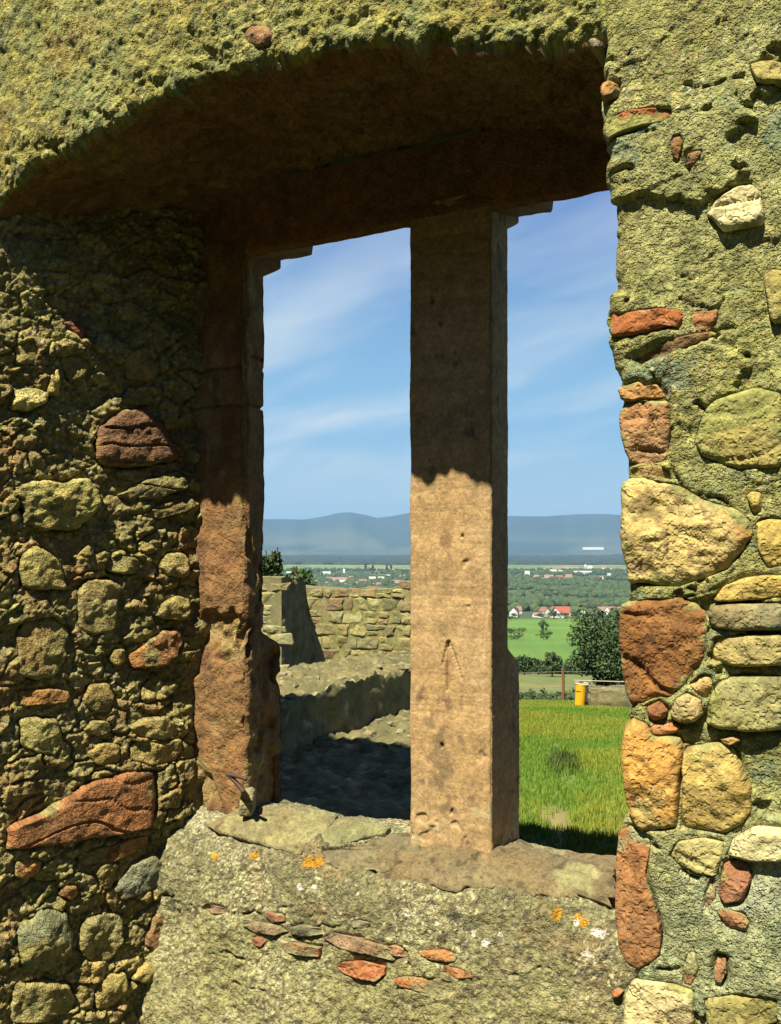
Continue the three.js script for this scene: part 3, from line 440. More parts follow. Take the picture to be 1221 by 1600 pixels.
const paStones = [
  [[[440, 1478], [455, 1473], [497, 1482], [497, 1496], [470, 1494], [442, 1488]], { col: [0.32, 0.15, 0.07] }],
  [[[523, 1512], [535, 1504], [565, 1503], [598, 1513], [600, 1524], [585, 1535], [560, 1530], [535, 1522]], { col: [0.44, 0.17, 0.065] }],
  [[[502, 1466], [520, 1458], [560, 1466], [600, 1478], [625, 1495], [612, 1502], [575, 1492], [530, 1482]], { col: [0.3, 0.19, 0.1], col2: K.grey, amt: -0.05, H: 0.006 }],
  [[[658, 1492], [662, 1484], [690, 1485], [714, 1492], [712, 1502], [700, 1504], [668, 1498]], { col: [0.42, 0.19, 0.065] }],
  [[[690, 1518], [697, 1508], [735, 1520], [737, 1528], [710, 1530]], { col: [0.36, 0.18, 0.08] }],
  [[[614, 1530], [630, 1525], [680, 1528], [705, 1535], [710, 1552], [690, 1560], [650, 1548], [620, 1540]], { col: [0.43, 0.18, 0.06] }],
  [[[413, 1430], [418, 1424], [440, 1432], [443, 1440], [425, 1442]], { col: [0.3, 0.15, 0.08] }],
  [[[392, 1468], [402, 1463], [415, 1470], [408, 1480], [395, 1478]], { col: [0.36, 0.16, 0.08] }],
  [[[452, 1450], [470, 1446], [500, 1452], [504, 1460], [480, 1464], [455, 1460]], { col: [0.2, 0.18, 0.1] }],
  [[[600, 1480], [618, 1476], [640, 1486], [636, 1496], [612, 1494]], { col: [0.36, 0.2, 0.1] }],
  [[[380, 1446], [398, 1440], [430, 1446], [448, 1456], [430, 1462], [396, 1456]], { col: [0.27, 0.2, 0.12] }],
  [[[545, 1440], [560, 1436], [580, 1442], [574, 1450], [552, 1450]], { col: [0.24, 0.22, 0.13] }],
  [[[954, 1550], [965, 1543], [975, 1548], [968, 1558], [957, 1560]], { col: [0.42, 0.18, 0.07], H: 0.02 }],
  [[[318, 1420], [330, 1415], [350, 1420], [352, 1428], [330, 1428]], { col: [0.26, 0.17, 0.1], H: 0.006 }],
];
const sillStones = [
  [[[318, 1288], [345, 1276], [440, 1261], [500, 1266], [530, 1272], [520, 1286], [505, 1300], [482, 1318], [468, 1336], [440, 1328], [400, 1318], [350, 1304]], { col: [0.22, 0.185, 0.085], col2: [0.27, 0.25, 0.11], amt: 0.0, amp: 0.008, H: 0.014, bed: 0, sharp: 10 }],
  [[[500, 1302], [520, 1288], [535, 1274], [575, 1280], [612, 1294], [600, 1303], [560, 1312], [525, 1322], [505, 1318]], { col: [0.21, 0.2, 0.09], col2: [0.26, 0.26, 0.11], H: 0.008, sharp: 8 }],
  [[[498, 1326], [530, 1322], [570, 1312], [615, 1298], [660, 1296], [812, 1307], [968, 1333], [968, 1420], [905, 1400], [850, 1402], [760, 1384], [700, 1392], [640, 1376], [600, 1372], [570, 1358], [540, 1362], [512, 1348]], { col: [0.19, 0.15, 0.075], col2: [0.25, 0.235, 0.11], amt: -0.03, H: 0.005, sharp: 14, amp: 0.009, jit: 0.1 }],
];
const paPolys = [...paStones, ...sillStones].map(s => s[0].map(paS.px));
{
  const cracks = [[[318, 1420], [345, 1424], [365, 1428]], [[375, 1430], [395, 1424], [415, 1432], [440, 1418], [452, 1420]], [[440, 1468], [460, 1470], [495, 1480]], [[455, 1465], [480, 1452], [500, 1448], [530, 1452]], [[560, 1500], [590, 1508]], [[770, 1510], [790, 1522], [825, 1526], [845, 1515], [870, 1522], [895, 1540]], [[600, 1480], [640, 1485], [640, 1510]], [[345, 1490], [365, 1495], [382, 1502]], [[250, 1400], [285, 1402], [300, 1420]], [[360, 1535], [390, 1545], [425, 1550]]].map(g => g.map(paS.px));
  const J = jointer(paPolys, cracks, 0.3), x0 = -0.84, x1 = 0.62, res = 0.0028, nu = Math.round((x1 - x0) / res), vS = paS.px([650, 1395])[1], nv = Math.round(prof.L * 0.86 / 0.003);
  const spot = ([x, y, r]) => [...paS.px([x, y]), r];
  const gold = [[333, 1338, 0.01], [397, 1335, 0.013], [480, 1347, 0.015], [495, 1347, 0.016], [535, 1303, 0.012], [870, 1427, 0.0115], [905, 1432, 0.009], [910, 1441, 0.01]].map(spot), chalk = [[467, 1387, 0.008], [486, 1386, 0.007], [931, 1458, 0.008], [941, 1459, 0.009], [902, 1440, 0.007], [756, 1475, 0.007], [735, 1460, 0.005], [918, 1490, 0.009], [780, 1462, 0.005], [640, 1430, 0.006], [560, 1395, 0.005]].map(spot);
  part('mortar', grid(nu, nv, (i, j) => {
    const u = x0 + (x1 - x0) * i / nu, v = prof.L * 0.86 * j / nv, cr = cell(u * 60, v * 60, 33), cr2 = cell(u * 130, v * 130, 35);
    const h = J(u, v) + fbm(u * 6, v * 8, 62, 4) * 0.016 + fbm(u * 26, v * 26, 65, 4, 0.6) * 0.007 + (0.45 - cr.d) * 0.005 + (0.45 - cr2.d) * 0.0026;
    let c = mortarCol(u, v, 62, [0.235, 0.222, 0.105], [0.27, 0.25, 0.125], [0.175, 0.17, 0.08]);
    c = mix3(c, mul3([0.36, 0.34, 0.145], 1 + 0.3 * fbm(u * 30, v * 30, 66, 3)), sstep(vS - 0.06, vS - 0.2, v + 0.08 * fbm(u * 7, v * 7, 67, 3)) * 0.8);
    // crustose lichen: pale chips, in drifts
    const dr = fbm(u * 6, v * 6, 71, 3), ch = cell(u * 95 + 3 * fbm(u * 30, v * 30, 5, 2), v * 95, 73), on = hash(Math.floor(u * 95), Math.floor(v * 95), 3);
    c = mix3(c, [0.56, 0.53, 0.32], (1 - sstep(0.24, 0.36, ch.d)) * sstep(0.0, 0.16, dr + 0.14 + 0.3 * vn(u * 60, v * 60, 76)) * 0.95);
    c = mix3(c, [0.09, 0.085, 0.06], sstep(0.36, 0.5, fbm(u * 80, v * 80, 78, 2)) * 0.7); c = grit(c, cr2, 0.8);
    for (const [k, g] of gold.entries()) { const d = Math.hypot(u - g[0], v - g[1]) + 0.012 * fbm(u * 90, v * 90, k, 4, 0.65); if (d < 0.03) c = mix3(c, mul3([0.52, 0.27, 0.012], 1 + 0.35 * fbm(u * 140, v * 140, 5, 2)), 1 - sstep(g[2] * 0.7, g[2] * 1.05, d)); }
    for (const [k, g] of chalk.entries()) { const d = Math.hypot(u - g[0], v - g[1]) + 0.009 * fbm(u * 100, v * 100, k, 3, 0.6); if (d < 0.014) c = mix3(c, [0.74, 0.72, 0.62], 1 - sstep(g[2] * 0.7, g[2], d)); }
    return [...paS.map(u, v, h - 0.004), ...c, u, v];
  }), M.rough, parapet);
  paStones.forEach(([p, o], k) => part(k < 13 ? 'brick_fragment' : 'stone', stoneGeo(paPolys[k], paS, { res: 0.003, D: 0.03, round: 0, jit: 0.06, col2: [0.25, 0.23, 0.11], amt: -0.1, ...o, H: Math.min(o.H ?? 0.01, 0.006), tilt: 0.03, smear: [0.25, 0.235, 0.11], smearAmt: 0.06 }), M.stone, parapet));
}

/* --- hidden body of the wall: it rises high above the opening and shades the ground outside --- */
{
  const cB = [0.3, 0.27, 0.12], f = (x, y, z) => mul3(mix3(cB, [0.34, 0.24, 0.11], sstep(-0.1, 0.2, fbm(x * 2, y * 2, z, 3))), 1);
  const g = [box(-9, -0.93, -4, 0.62, -0.2, 0.4), box(-9, -1.2, 0.62, 1.14, -0.2, 0.4), box(0.72, 9, -4, 1.13, -0.2, ZF - 0.01), box(-9, 9, 1.131, 7.85, -0.19, ZF - 0.02), box(-0.93, 0.72, -4, -1.14, -0.2, 0.08), box(-1.2, 0.72, 0.9, 1.131, -0.185, 0.02), box(-0.935, -0.70, -1.14, 0.9, -0.19, -0.06), box(0.5, 0.72, -1.14, 0.9, -0.19, ZF - 0.06)].map(b => paint(b, f));
  part('wall_core', mergeGeometries(g), M.rough, wall);
}

/* ================= THE WINDOW FRAME ================= */
const frame = thing('window_frame', 'weathered red sandstone window frame with one tall square mullion', 'window');
/* cross-section bars: perimeter points x height rows, corners worn, outer corners cut by a stopped chamfer */
function bar(x0, x1, z0, z1, y0, y1, o) {
  const R = o.R ?? 0.006, per = [], st = o.res || 0.0026;
  // perimeter runs: back-left, front-left, front-right, back-right
  const seg = (a, b) => { const L = Math.hypot(b[0] - a[0], b[1] - a[1]), n = Math.max(2, Math.round(L / (b[2] || st))); for (let k = 0; k < n; k++) per.push([lerp(a[0], b[0], k / n), lerp(a[1], b[1], k / n), a[2], a[3]]); };
  seg([0, 0], [0, 1 * (z1 - z0)], 0); per.length = 0;
  const W = x1 - x0, Dp = z1 - z0, nW = Math.round(W / st), nD = Math.round(Dp / st);
  const pts = (ch) => {                                   // ch = chamfer of the two outer (z0) corners
    const c = [[0, ch], [0, Dp], [W, Dp], [W, ch], [W - ch, 0], [ch, 0]], cnt = [nD, nW, nD, 18, 20, 18], out = [];
    for (let s = 0; s < 6; s++) { const a = c[s], b = c[(s + 1) % 6]; for (let k = 0; k < cnt[s]; k++) { const t = k / cnt[s]; out.push([lerp(a[0], b[0], t), lerp(a[1], b[1], t), s]); } }
    return out;
  };
  const nv = Math.round((y1 - y0) / st), n = pts(0.001).length;
  const g = grid(n, nv, (i, j) => {
    const y = y0 + (y1 - y0) * j / nv, ch = 0.002 + (o.ch ? o.ch(y) : 0), P = pts(ch), q = P[i % n], a = P[(i + n - 1) % n], b = P[(i + 1) % n];
    let nx = -(b[1] - a[1]), nz = (b[0] - a[0]); const l = Math.hypot(nx, nz) || 1; nx /= l; nz /= l;
    const X = x0 + q[0], Z = z0 + q[1], u = q[2] % 2 ? X : Z + 2 * (q[2] > 1);
    const de = Math.min(Math.abs(q[0]), Math.abs(W - q[0])), df = Math.abs(Dp - q[1]), e = Math.max(0, R * (1 + fbm(y * 18, q[0] * 9, o.seed, 3)) - Math.max(de, df)) ;
    const h = -e * 0.7 + o.h(u, y, q[2], X, Z), c = o.col(u, y, q[2], X, Z);
    return [X + nx * h, y, Z + nz * h, ...c, u, y];
  });
  // end caps
  const rim = pts(0.002), P = [], C = [], T = [], I = [];
  for (const y of [y1 - 0.0005, y0 + 0.0005]) { const s = P.length / 3; P.push((x0 + x1) / 2, y, (z0 + z1) / 2); C.push(0.3, 0.17, 0.08); T.push(0, 0); for (const q of rim) { P.push(x0 + q[0], y, z0 + q[1]); C.push(0.3, 0.17, 0.08); T.push(q[0] / TILE, q[1] / TILE); } for (let k = 0; k < rim.length; k++) { const a = s + 1 + k, b = s + 1 + (k + 1) % rim.length; y > y0 + 0.01 ? I.push(s, a, b) : I.push(s, b, a); } }
  return mergeGeometries([g, geoFrom(P, C, T, I)]);
}
const fr0 = planeSurf(X3(0, 0, 0), X3(1, 0, 0), X3(0, 1, 0), X3(0, 0, 1));
const segD = (g, u, v) => { let d = 9; for (let k = 0; k + 1 < g.length; k++) { const a = g[k], b = g[k + 1], ex = b[0] - a[0], ey = b[1] - a[1], t = clamp(((u - a[0]) * ex + (v - a[1]) * ey) / (ex * ex + ey * ey)); d = Math.min(d, Math.hypot(u - a[0] - ex * t, v - a[1] - ey * t)); } return d; };
{
  const cuts = [[[699, 1078], [699, 1003]], [[700, 1078], [700, 1003]], [[699, 1004], [691, 1040]], [[702, 1002], [721, 1060]]].map(g => g.map(fr0.px));
  const pits = [[678, 465, 0.006], [676, 472, 0.005], [690, 508, 0.006], [712, 552, 0.004], [714, 567, 0.004], [710, 570, 0.004], [722, 838, 0.003], [690, 1165, 0.004], [705, 1270, 0.005]].map(([x, y, r]) => [...fr0.px([x, y]), r]);
  part('mullion', bar(-0.095, 0.095, -0.158, 0, -0.66, 0.735, {
    seed: 5, R: 0.004, ch: y => 0.066 * sstep(-0.26, -0.21, y) * sstep(0.715, 0.69, y),
    h: (u, y, s, X) => {
      let h = fbm(u * 12, y * 12, 81, 4) * 0.0016 + fbm(u * 60, y * 70, 82, 3) * 0.0006;
      h -= sstep(0.75, 0.95, 1 - Math.abs(fbm(u * 5, y * 60, 83, 2)) * 2.2) * 0.0005;                      // tooling lines
      if (s === 1) {
        for (const g of cuts) { const d = segD(g, X, y); if (d < 0.006) h -= 0.0045 * (1 - sstep(0.001, 0.003, d)); }
        for (const p of pits) { const d = Math.hypot(X - p[0], (y - p[1]) * 0.6) + 0.004 * fbm(X * 120, y * 120, 3, 2); if (d < p[2] * 1.4) h -= 0.007 * (1 - sstep(p[2] * 0.3, p[2], d)); }
      }
      h -= sstep(0.6, 0.8, fbm(u * 26, y * 26, 87, 3) + 0.4 * sstep(-0.52, -0.63, y)) * 0.004;           // flaking near the foot
      return h;
    },
    col: (u, y, s, X) => {
      const a = fbm(u * 7, y * 7, 84, 4), b = fbm(u * 5, y * 45, 85, 4), f = fbm(u * 130, y * 130, 86, 2);
      let c = mix3([0.46, 0.315, 0.155], [0.44, 0.288, 0.13], sstep(-0.2, 0.3, a)); c = mul3(c, 1 + 0.26 * b + 0.22 * f);
      c = mix3(c, [0.15, 0.085, 0.05], sstep(0.34, 0.5, fbm(u * 17, y * 13, 88, 5, 0.65)) * 0.6);         // dark stains
      if (s === 1) c = mix3(c, [0.2, 0.14, 0.075], sstep(0.1, 0.3, fbm(X * 40, y * 40, 90, 3) - 9 * Math.hypot(X + 0.01, (y + 0.45) * 0.7) + 0.45) * 0.7);
      c = mix3(c, [0.46, 0.38, 0.2], sstep(0.1, 0.3, fbm(u * 22, y * 22, 89, 4) + 3.4 * (-0.585 - y) ) * 0.85); // pale bedding mortar clinging to the foot
      return c;
    },
  }), M.ashlar, frame, 'tan sandstone mullion with scratched arrow mark');
}
{
  const rj = (seed, y0, y1, ero) => bar(-0.72, -0.534, -0.143, 0.004, y0, y1, {
    seed, R: 0.012, res: 0.003, ch: y => 0.072 * sstep(-0.25, -0.2, y) * sstep(0.70, 0.68, y),
    h: (u, y, s, X) => {
      const k = ero * sstep(0.12, -0.1, y);
      let h = fbm(u * 9, y * 8, 101, 4) * (0.003 + 0.008 * k) + fbm(u * 45, y * 45, 102, 4) * (0.0016 + 0.003 * k);
      h -= k * 0.016 * sstep(0.05, 0.3, fbm(u * 14, y * 10, 104, 3));
      h -= k * 0.013 * Math.exp(-(((y + 0.2) / 0.035) ** 2)) * (0.6 + fbm(u * 20, y * 20, 105, 2));
      h -= 0.008 * sstep(0.006, 0.001, Math.abs(y - 0.437 - 0.01 * u)) + 0.008 * sstep(0.006, 0.001, Math.abs(y - 0.34 + 0.006 * fbm(u * 10, 2, 1, 2)));
      return h;
    },
    col: (u, y) => {
      const a = fbm(u * 8, y * 8, 106, 4), b = fbm(u * 30, y * 40, 107, 3);
      let c = mul3(mix3([0.26, 0.13, 0.045], [0.23, 0.125, 0.045], sstep(-0.2, 0.2, a)), 1 + 0.35 * b);
      c = mix3(c, [0.33, 0.25, 0.095], sstep(0.05, 0.3, fbm(u * 16, y * 9, 108, 5, 0.6)) * 0.75); c = mix3(c, [0.12, 0.06, 0.03], sstep(0.22, 0.4, fbm(u * 24, y * 14, 109, 4)) * 0.6);
      return c;
    },
  });
  const jamb = part('jamb', rj(3, -0.665, 0.735, 1), M.stone, frame, 'eroded red sandstone jamb left of the opening');
  // bent iron pintle let into the foot of the jamb
  const a = at(357, 1210, 2.18), b = at(384, 1217, 2.14), c0 = at(380, 1236, 2.16), c1 = at(388, 1250, 2.2);
  const tube = (p, q, r) => new THREE.TubeGeometry(new THREE.CatmullRomCurve3([p, p.clone().lerp(q, 0.5).add(X3(0.001, 0.001, 0)), q]), 8, r, 8);
  const cap = (p, r) => { const s = new THREE.SphereGeometry(r * 1.04, 8, 6); s.translate(p.x, p.y, p.z); return s; };
  part('iron_hook', mergeGeometries([tube(b, a, 0.0048), tube(a, c0, 0.0052), tube(c0, c1, 0.006), cap(a, 0.0055), cap(b, 0.005), cap(c0, 0.006)]), rgb(0.085, 0.055, 0.04, { roughness: 0.7, metalness: 0.5 }), jamb, 'rusty bent iron hinge hook');
  const hs = planeSurf(at(385, 1256, 2.2), X3(CS, 0, -SN), X3(0, 1, 0), X3(SN, 0, CS));
  part('mortar_plug', stoneGeo([[-0.018, -0.03], [0.016, -0.03], [0.017, 0.018], [0.006, 0.028], [-0.014, 0.02]], hs, { col: [0.3, 0.28, 0.15], H: 0.012, D: 0.05, round: 1 }), M.stone, jamb);
  // plain right jamb, behind the pier
  part('jamb', bar(0.432, 0.53, -0.143, -0.002, -0.66, 0.735, { seed: 8, R: 0.008, res: 0.006, h: (u, y) => fbm(u * 20, y * 20, 111, 3) * 0.003, col: (u, y) => mul3([0.36, 0.17, 0.07], 1 + 0.3 * fbm(u * 12, y * 12, 112, 3)) }), M.stone, frame);
}
{ // lintel: underside with a stopped chamfer on its outer edge
  const x0 = -0.78, x1 = 0.62, y0 = 0.728, nx = 420;
  const chx = x => 0.066 * (sstep(-0.46, -0.45, x) * sstep(-0.105, -0.12, x) + sstep(0.165, 0.175, x));
  const g = grid(nx, 60, (i, j) => {
    const x = x0 + (x1 - x0) * i / nx, ch = 0.002 + chx(x), Lb = 0.17;
    const path = [[0.0, 0.13], [0.0, -0.026], [-0.012, -0.036], [-Lb + ch, 0.0], [-Lb, ch], [-Lb, 0.13]], cut = [0, 16, 20, 40, 48, 60];
    let k = 0; while (k < 4 && j > cut[k + 1]) k++;
    const t = (j - cut[k]) / (cut[k + 1] - cut[k]), a = path[k], b = path[k + 1], z = lerp(a[0], b[0], t), y = y0 + lerp(a[1], b[1], t), n = fbm(x * 16, y * 20 + z * 20, 121, 4) * 0.004;
    return [x, y + n, z + n * 0.8, ...mul3(mix3([0.3, 0.14, 0.05], [0.25, 0.13, 0.05], sstep(-0.1, 0.2, fbm(x * 7, z * 12, 122, 3))), 1 + 0.3 * fbm(x * 50, (y + z) * 50, 123, 2)), x, y + z];
  });
  part('lintel', g, M.stone, frame, 'dark red sandstone lintel');
  sillStones.forEach(([p, o], k) => part('sill', stoneGeo(paPolys[paStones.length + k], paS, { res: 0.0034, D: 0.03, tilt: 0.02, jit: 0.05, ...o, speck: undefined }), M.stone, frame, k ? undefined : 'broken sill slab at the foot of the jamb'));
}
/* ================= OUTSIDE ================= */
const plan = (r, f, y) => EYE.clone().addScaledVector(RGT, r).addScaledVector(FWD, f).setY(y);
const camXY = (x, z) => { const dx = x - EYE.x, dz = z - EYE.z; return [dx * RGT.x + dz * RGT.z, dx * FWD.x + dz * FWD.z]; };
/* terrain: castle hill, meadow slope, plain, far range */
const TT = [[0, -2.62], [9, -2.68], [14, -2.9], [18.5, -3.15], [20, -3.36], [23, -3.75], [27, -4.6], [40, -6.9], [60, -9.2], [100, -13.5], [150, -19.9], [300, -37], [600, -57], [1000, -78], [1300, -95], [1700, -117], [2100, -127], [2600, -130], [14500, -130]];
const RIDGE = [[-400, 818], [200, 815], [420, 812], [475, 812], [505, 807], [530, 801], [548, 800], [570, 804], [590, 809], [615, 806], [642, 801], [700, 804], [800, 807], [850, 808], [900, 805], [940, 804], [975, 806], [1300, 812], [1700, 809]];
function tab(T, x) { if (x <= T[0][0]) return T[0][1]; for (let k = 0; k + 1 < T.length; k++) if (x <= T[k + 1][0]) return lerp(T[k][1], T[k + 1][1], (x - T[k][0]) / (T[k + 1][0] - T[k][0])); return T[T.length - 1][1]; }
function landY(x, z) {
  const [r, f] = camXY(x, z), R = Math.hypot(r, f);
  let y = tab(TT, R) + fbm(x * 0.6, z * 0.6, 3, 3) * 0.05 + fbm(x * 0.08, z * 0.08, 5, 2) * 0.12 * sstep(16, 40, R);
  if (R > 60) y += fbm(x * 0.012, z * 0.012, 7, 3) * 2 * sstep(60, 300, R) * (1 - sstep(1500, 2500, R));
  if (R > 12000) {
    const px = f > 0 ? clamp(PX0 + FOC * r / f, -400, 1700) : 600, top = (PY0 - tab(RIDGE, px)) / FOC;
    const k = sstep(12500, 22000, R), n = fbm(x * 0.00035, z * 0.00035, 9, 5);
    y = lerp(-130, top * R, k ** 1.6) + n * 160 * sstep(0, 0.3, k) * sstep(1, 0.75, k) + fbm(x * 0.0016, z * 0.0016, 4, 3) * 18 * k;
    if (R > 23000) y = Math.min(y, top * 22000 - (R - 23000) * 0.1);
  }
  return y;
}
{
  const az = []; for (let a = -180; a < -34; a += 4) az.push(a); for (let a = -34; a < 34; a += 0.22) az.push(a); for (let a = 34; a <= 180.01; a += 4) az.push(a); az[az.length - 1] = 180;
  const rr = [0, 1, 2, 3, 4, 5, 6, 7]; for (let r = 8; r < 30; r += 0.3) rr.push(r); let r = 30; while (r < 26000) { rr.push(r); r *= 1.037; } rr.push(27000);
  const land = struct('terrain', grid(az.length - 1, rr.length - 1, (i, j) => {
    const a = az[i] * Math.PI / 180, R = rr[j], x = EYE.x + R * (Math.sin(a) * RGT.x + Math.cos(a) * FWD.x), z = EYE.z + R * (Math.sin(a) * RGT.z + Math.cos(a) * FWD.z), y = landY(x, z);
    const n = fbm(x * 0.5, z * 0.5, 21, 4), px = PX0 + FOC * Math.tan(clamp(a, -1.2, 1.2));
    let c;
    if (R < 27) { c = mix3([0.07, 0.12, 0.012], [0.1, 0.13, 0.02], sstep(-0.2, 0.35, n)); const w = sstep(0.1, 0.35, 0.55 - Math.hypot((px - 872) / 26, (R - 9.2) / 0.7) * 0.5 + 0.8 * fbm(x * 3, z * 3, 23, 3)); c = mix3(c, [0.19, 0.155, 0.06], w); }
    else if (R < 62) c = [0.03, 0.05, 0.014];
    else if (R < 145) c = mix3([0.17, 0.155, 0.045], [0.1, 0.125, 0.03], sstep(-0.1, 0.3, fbm(x * 0.05, z * 0.05, 24, 3)));
    else if (R < 1180) c = mix3([0.065, 0.145, 0.012], [0.085, 0.165, 0.018], sstep(-0.2, 0.3, fbm(x * 0.02, z * 0.02, 25, 3)));
    else if (R < 5400) c = mix3([0.035, 0.065, 0.02], [0.075, 0.1, 0.04], sstep(0, 0.4, fbm(x * 0.004, z * 0.004, 26, 3)));
    else if (R < 7000) c = mix3([0.09, 0.16, 0.04], [0.2, 0.19, 0.08], sstep(0, 0.3, fbm(x * 0.0015, z * 0.006, 27, 3)));
    else if (R < 13500) c = mul3([0.02, 0.036, 0.018], 1 + 0.5 * fbm(x * 0.002, z * 0.004, 28, 4));
    else c = mix3([0.03, 0.055, 0.03], [0.07, 0.09, 0.05], sstep(0.02, 0.35, fbm(x * 0.0007, z * 0.0007, 29, 4)) * (1 - sstep(17000, 20500, R)));
    c = mul3(c, 1 + 0.2 * fbm(x * 4 / (1 + R * 0.05), z * 4 / (1 + R * 0.05), 31, 3));
    return [x, y, z, ...c, x, z];
  }), M.land);
}
/* courtyard inside the wall, where the photographer stands */
struct('courtyard_ground', paint(box(-9, 9, -4, -1.62, 0.5, 14), (x, y, z) => [0.05, 0.06, 0.02]), M.land);
{ // the opposite wall of the ruined hall, behind the photographer
  const ow = thing('hall_wall', 'opposite wall of the ruined hall behind the viewer', 'wall');
  const g = grid(60, 40, (i, j) => { const x = -9 + 18 * i / 60, y = -1.62 + (4.9 + 0.4 * fbm(x, 2, 3, 3)) * j / 40; return [x, y, 6.2 + 0.05 * fbm(x * 2, y * 2, 5, 3), ...mul3([0.17, 0.14, 0.07], 1 + 0.3 * fbm(x * 3, y * 3, 6, 3)), x, y]; });
  part('masonry', mergeGeometries([g, paint(box(-9, 9, -1.62, 2.8, 6.35, 7.1), () => [0.17, 0.14, 0.07])]), M.rough, ow);
}

/* rubble block: four plan corners (camera right, forward), top height, base */
function rubble(P4, yT, yB, o) {
  const c = P4.map(([r, f]) => plan(r, f, 0)), st = o.res || 0.05, L1 = c[0].distanceTo(c[1]), L2 = c[1].distanceTo(c[2]), nu = Math.round(L1 / st), nv = Math.round(L2 / st), s = o.seed;
  const g = [];
  const base = (a, b) => c[0].clone().lerp(c[1], a).lerp(c[3].clone().lerp(c[2], a), b);
  const topH = p => yT + (o.slope ? o.slope(p) : 0) + fbm(p.x * 1.7, p.z * 1.7, s, 4) * o.amp + (0.45 - cell(p.x * 7, p.z * 7, s).d) * o.amp * 0.9 + fbm(p.x * 14, p.z * 14, s, 3) * o.amp * 0.5;
  const colr = (p, v) => { const ce = cell(p.x * 7, (p.z + v) * 7, s), pick = hash(Math.floor(p.x * 9), Math.floor((p.z + v) * 9), s); let q = mix3([0.15, 0.15, 0.085], [0.24, 0.22, 0.13], sstep(-0.3, 0.3, fbm(p.x * 5, (p.z + v) * 5, s + 3, 4))); if (pick > 0.86 && ce.d < 0.3) q = [0.42, 0.38, 0.27]; if (o.tint) q = [q[0] * o.tint[0], q[1] * o.tint[1], q[2] * o.tint[2]]; return mul3(q, 1 + 0.4 * fbm(p.x * 25, (p.z + v) * 25, s + 5, 2)); };
  g.push(grid(nu, nv, (i, j) => { const p = base(i / nu, j / nv); return [p.x, topH(p), p.z, ...colr(p, 0), p.x, p.z]; }));
  const cen = base(0.5, 0.5), ny = Math.max(6, Math.round((yT - yB) / (st * 1.2)));
  for (let e = 0; e < 4; e++) {
    const a = c[e], b = c[(e + 1) % 4], n = Math.round(a.distanceTo(b) / st), nrm = b.clone().sub(a).cross(X3(0, 1, 0)).normalize(); if (nrm.dot(a.clone().sub(cen)) < 0) nrm.negate();
    g.push(grid(n, ny, (i, j) => { const p = a.clone().lerp(b, i / n), yt = topH(p), y = lerp(yT > yB ? yt : yT, yB, j / ny), t = p.x * 0.7 + p.z * 0.7, h = j && i && i < n ? fbm(t * 4, y * 4, s + 8, 3) * 0.06 + (0.4 - cell(t * 5, y * 8, s + 2).d) * 0.035 : 0; return [p.x + nrm.x * h, y, p.z + nrm.z * h, ...colr(X3(t, 0, 0), y), t, y]; }));
  }
  return mergeGeometries(g);
}
{
  const lw = thing('low_ruin_wall', 'low thick ruined wall with crumbling rubble top running away beyond the left opening', 'ruin wall');
  part('rubble_core', rubble([[-2.26, 6.47], [0.86, 12.71], [-0.27, 13.27], [-3.39, 7.03]], -1.47, -2.9, { seed: 61, amp: 0.085, res: 0.035, tint: [1.05, 1.0, 0.72] }), M.rough, lw);
  const te = thing('terrace_wall', 'lower ruined wall ledge with gravelly top, half in shade, beside the low wall', 'ruin wall');
  part('rubble_core', rubble([[-1.4, 3.4], [0.34, 3.4], [0.86, 13.2], [-1.0, 13.2]], -1.92, -3.0, { seed: 67, amp: 0.085, res: 0.04, tint: [1.05, 1.0, 0.72] }), M.rough, te);
  // loose stones lying on the tops
  const r = rng(5), gs = [0, 1, 2, 3].map(k => { const s = planeSurf(X3(0, 0, 0), X3(1, 0, 0), X3(0, 0, -1), X3(0, 1, 0)), q = []; for (let a = 0; a < 7; a++) { const rr = 0.05 * (0.7 + 0.6 * r()); q.push([Math.cos(a * 0.9) * rr, Math.sin(a * 0.9) * rr * 0.7]); } return stoneGeo(q, s, { res: 0.014, H: 0.035, D: 0.03, col: [[0.26, 0.24, 0.14], [0.2, 0.18, 0.1], [0.31, 0.28, 0.17], [0.24, 0.2, 0.11]][k], skirt: 1, amp: 0.008, sharp: 3, round: 1 }); });
  for (let k = 0; k < 70; k++) { const f = r(), w = r(), a = [lerp(-1.43, 0.71, f) - 1.0 * w, lerp(8.14, 12.42, f) + 0.5 * w], p = plan(a[0], a[1], -1.45); const m = part('stone', gs[k % 4], M.stone, lw); m.position.copy(p); m.rotation.y = r() * 6; m.scale.set(0.5 + r(), 0.4 + 0.4 * r(), 0.5 + r()); }
  for (let k = 0; k < 24; k++) { const p = plan(lerp(-0.6, 0.6, r()), lerp(8.6, 12, r()), -1.9); const m = part('stone', gs[k % 4], M.stone, te); m.position.copy(p); m.rotation.y = r() * 6; m.scale.set(0.5 + r(), 0.4 + 0.4 * r(), 0.5 + r()); }
}
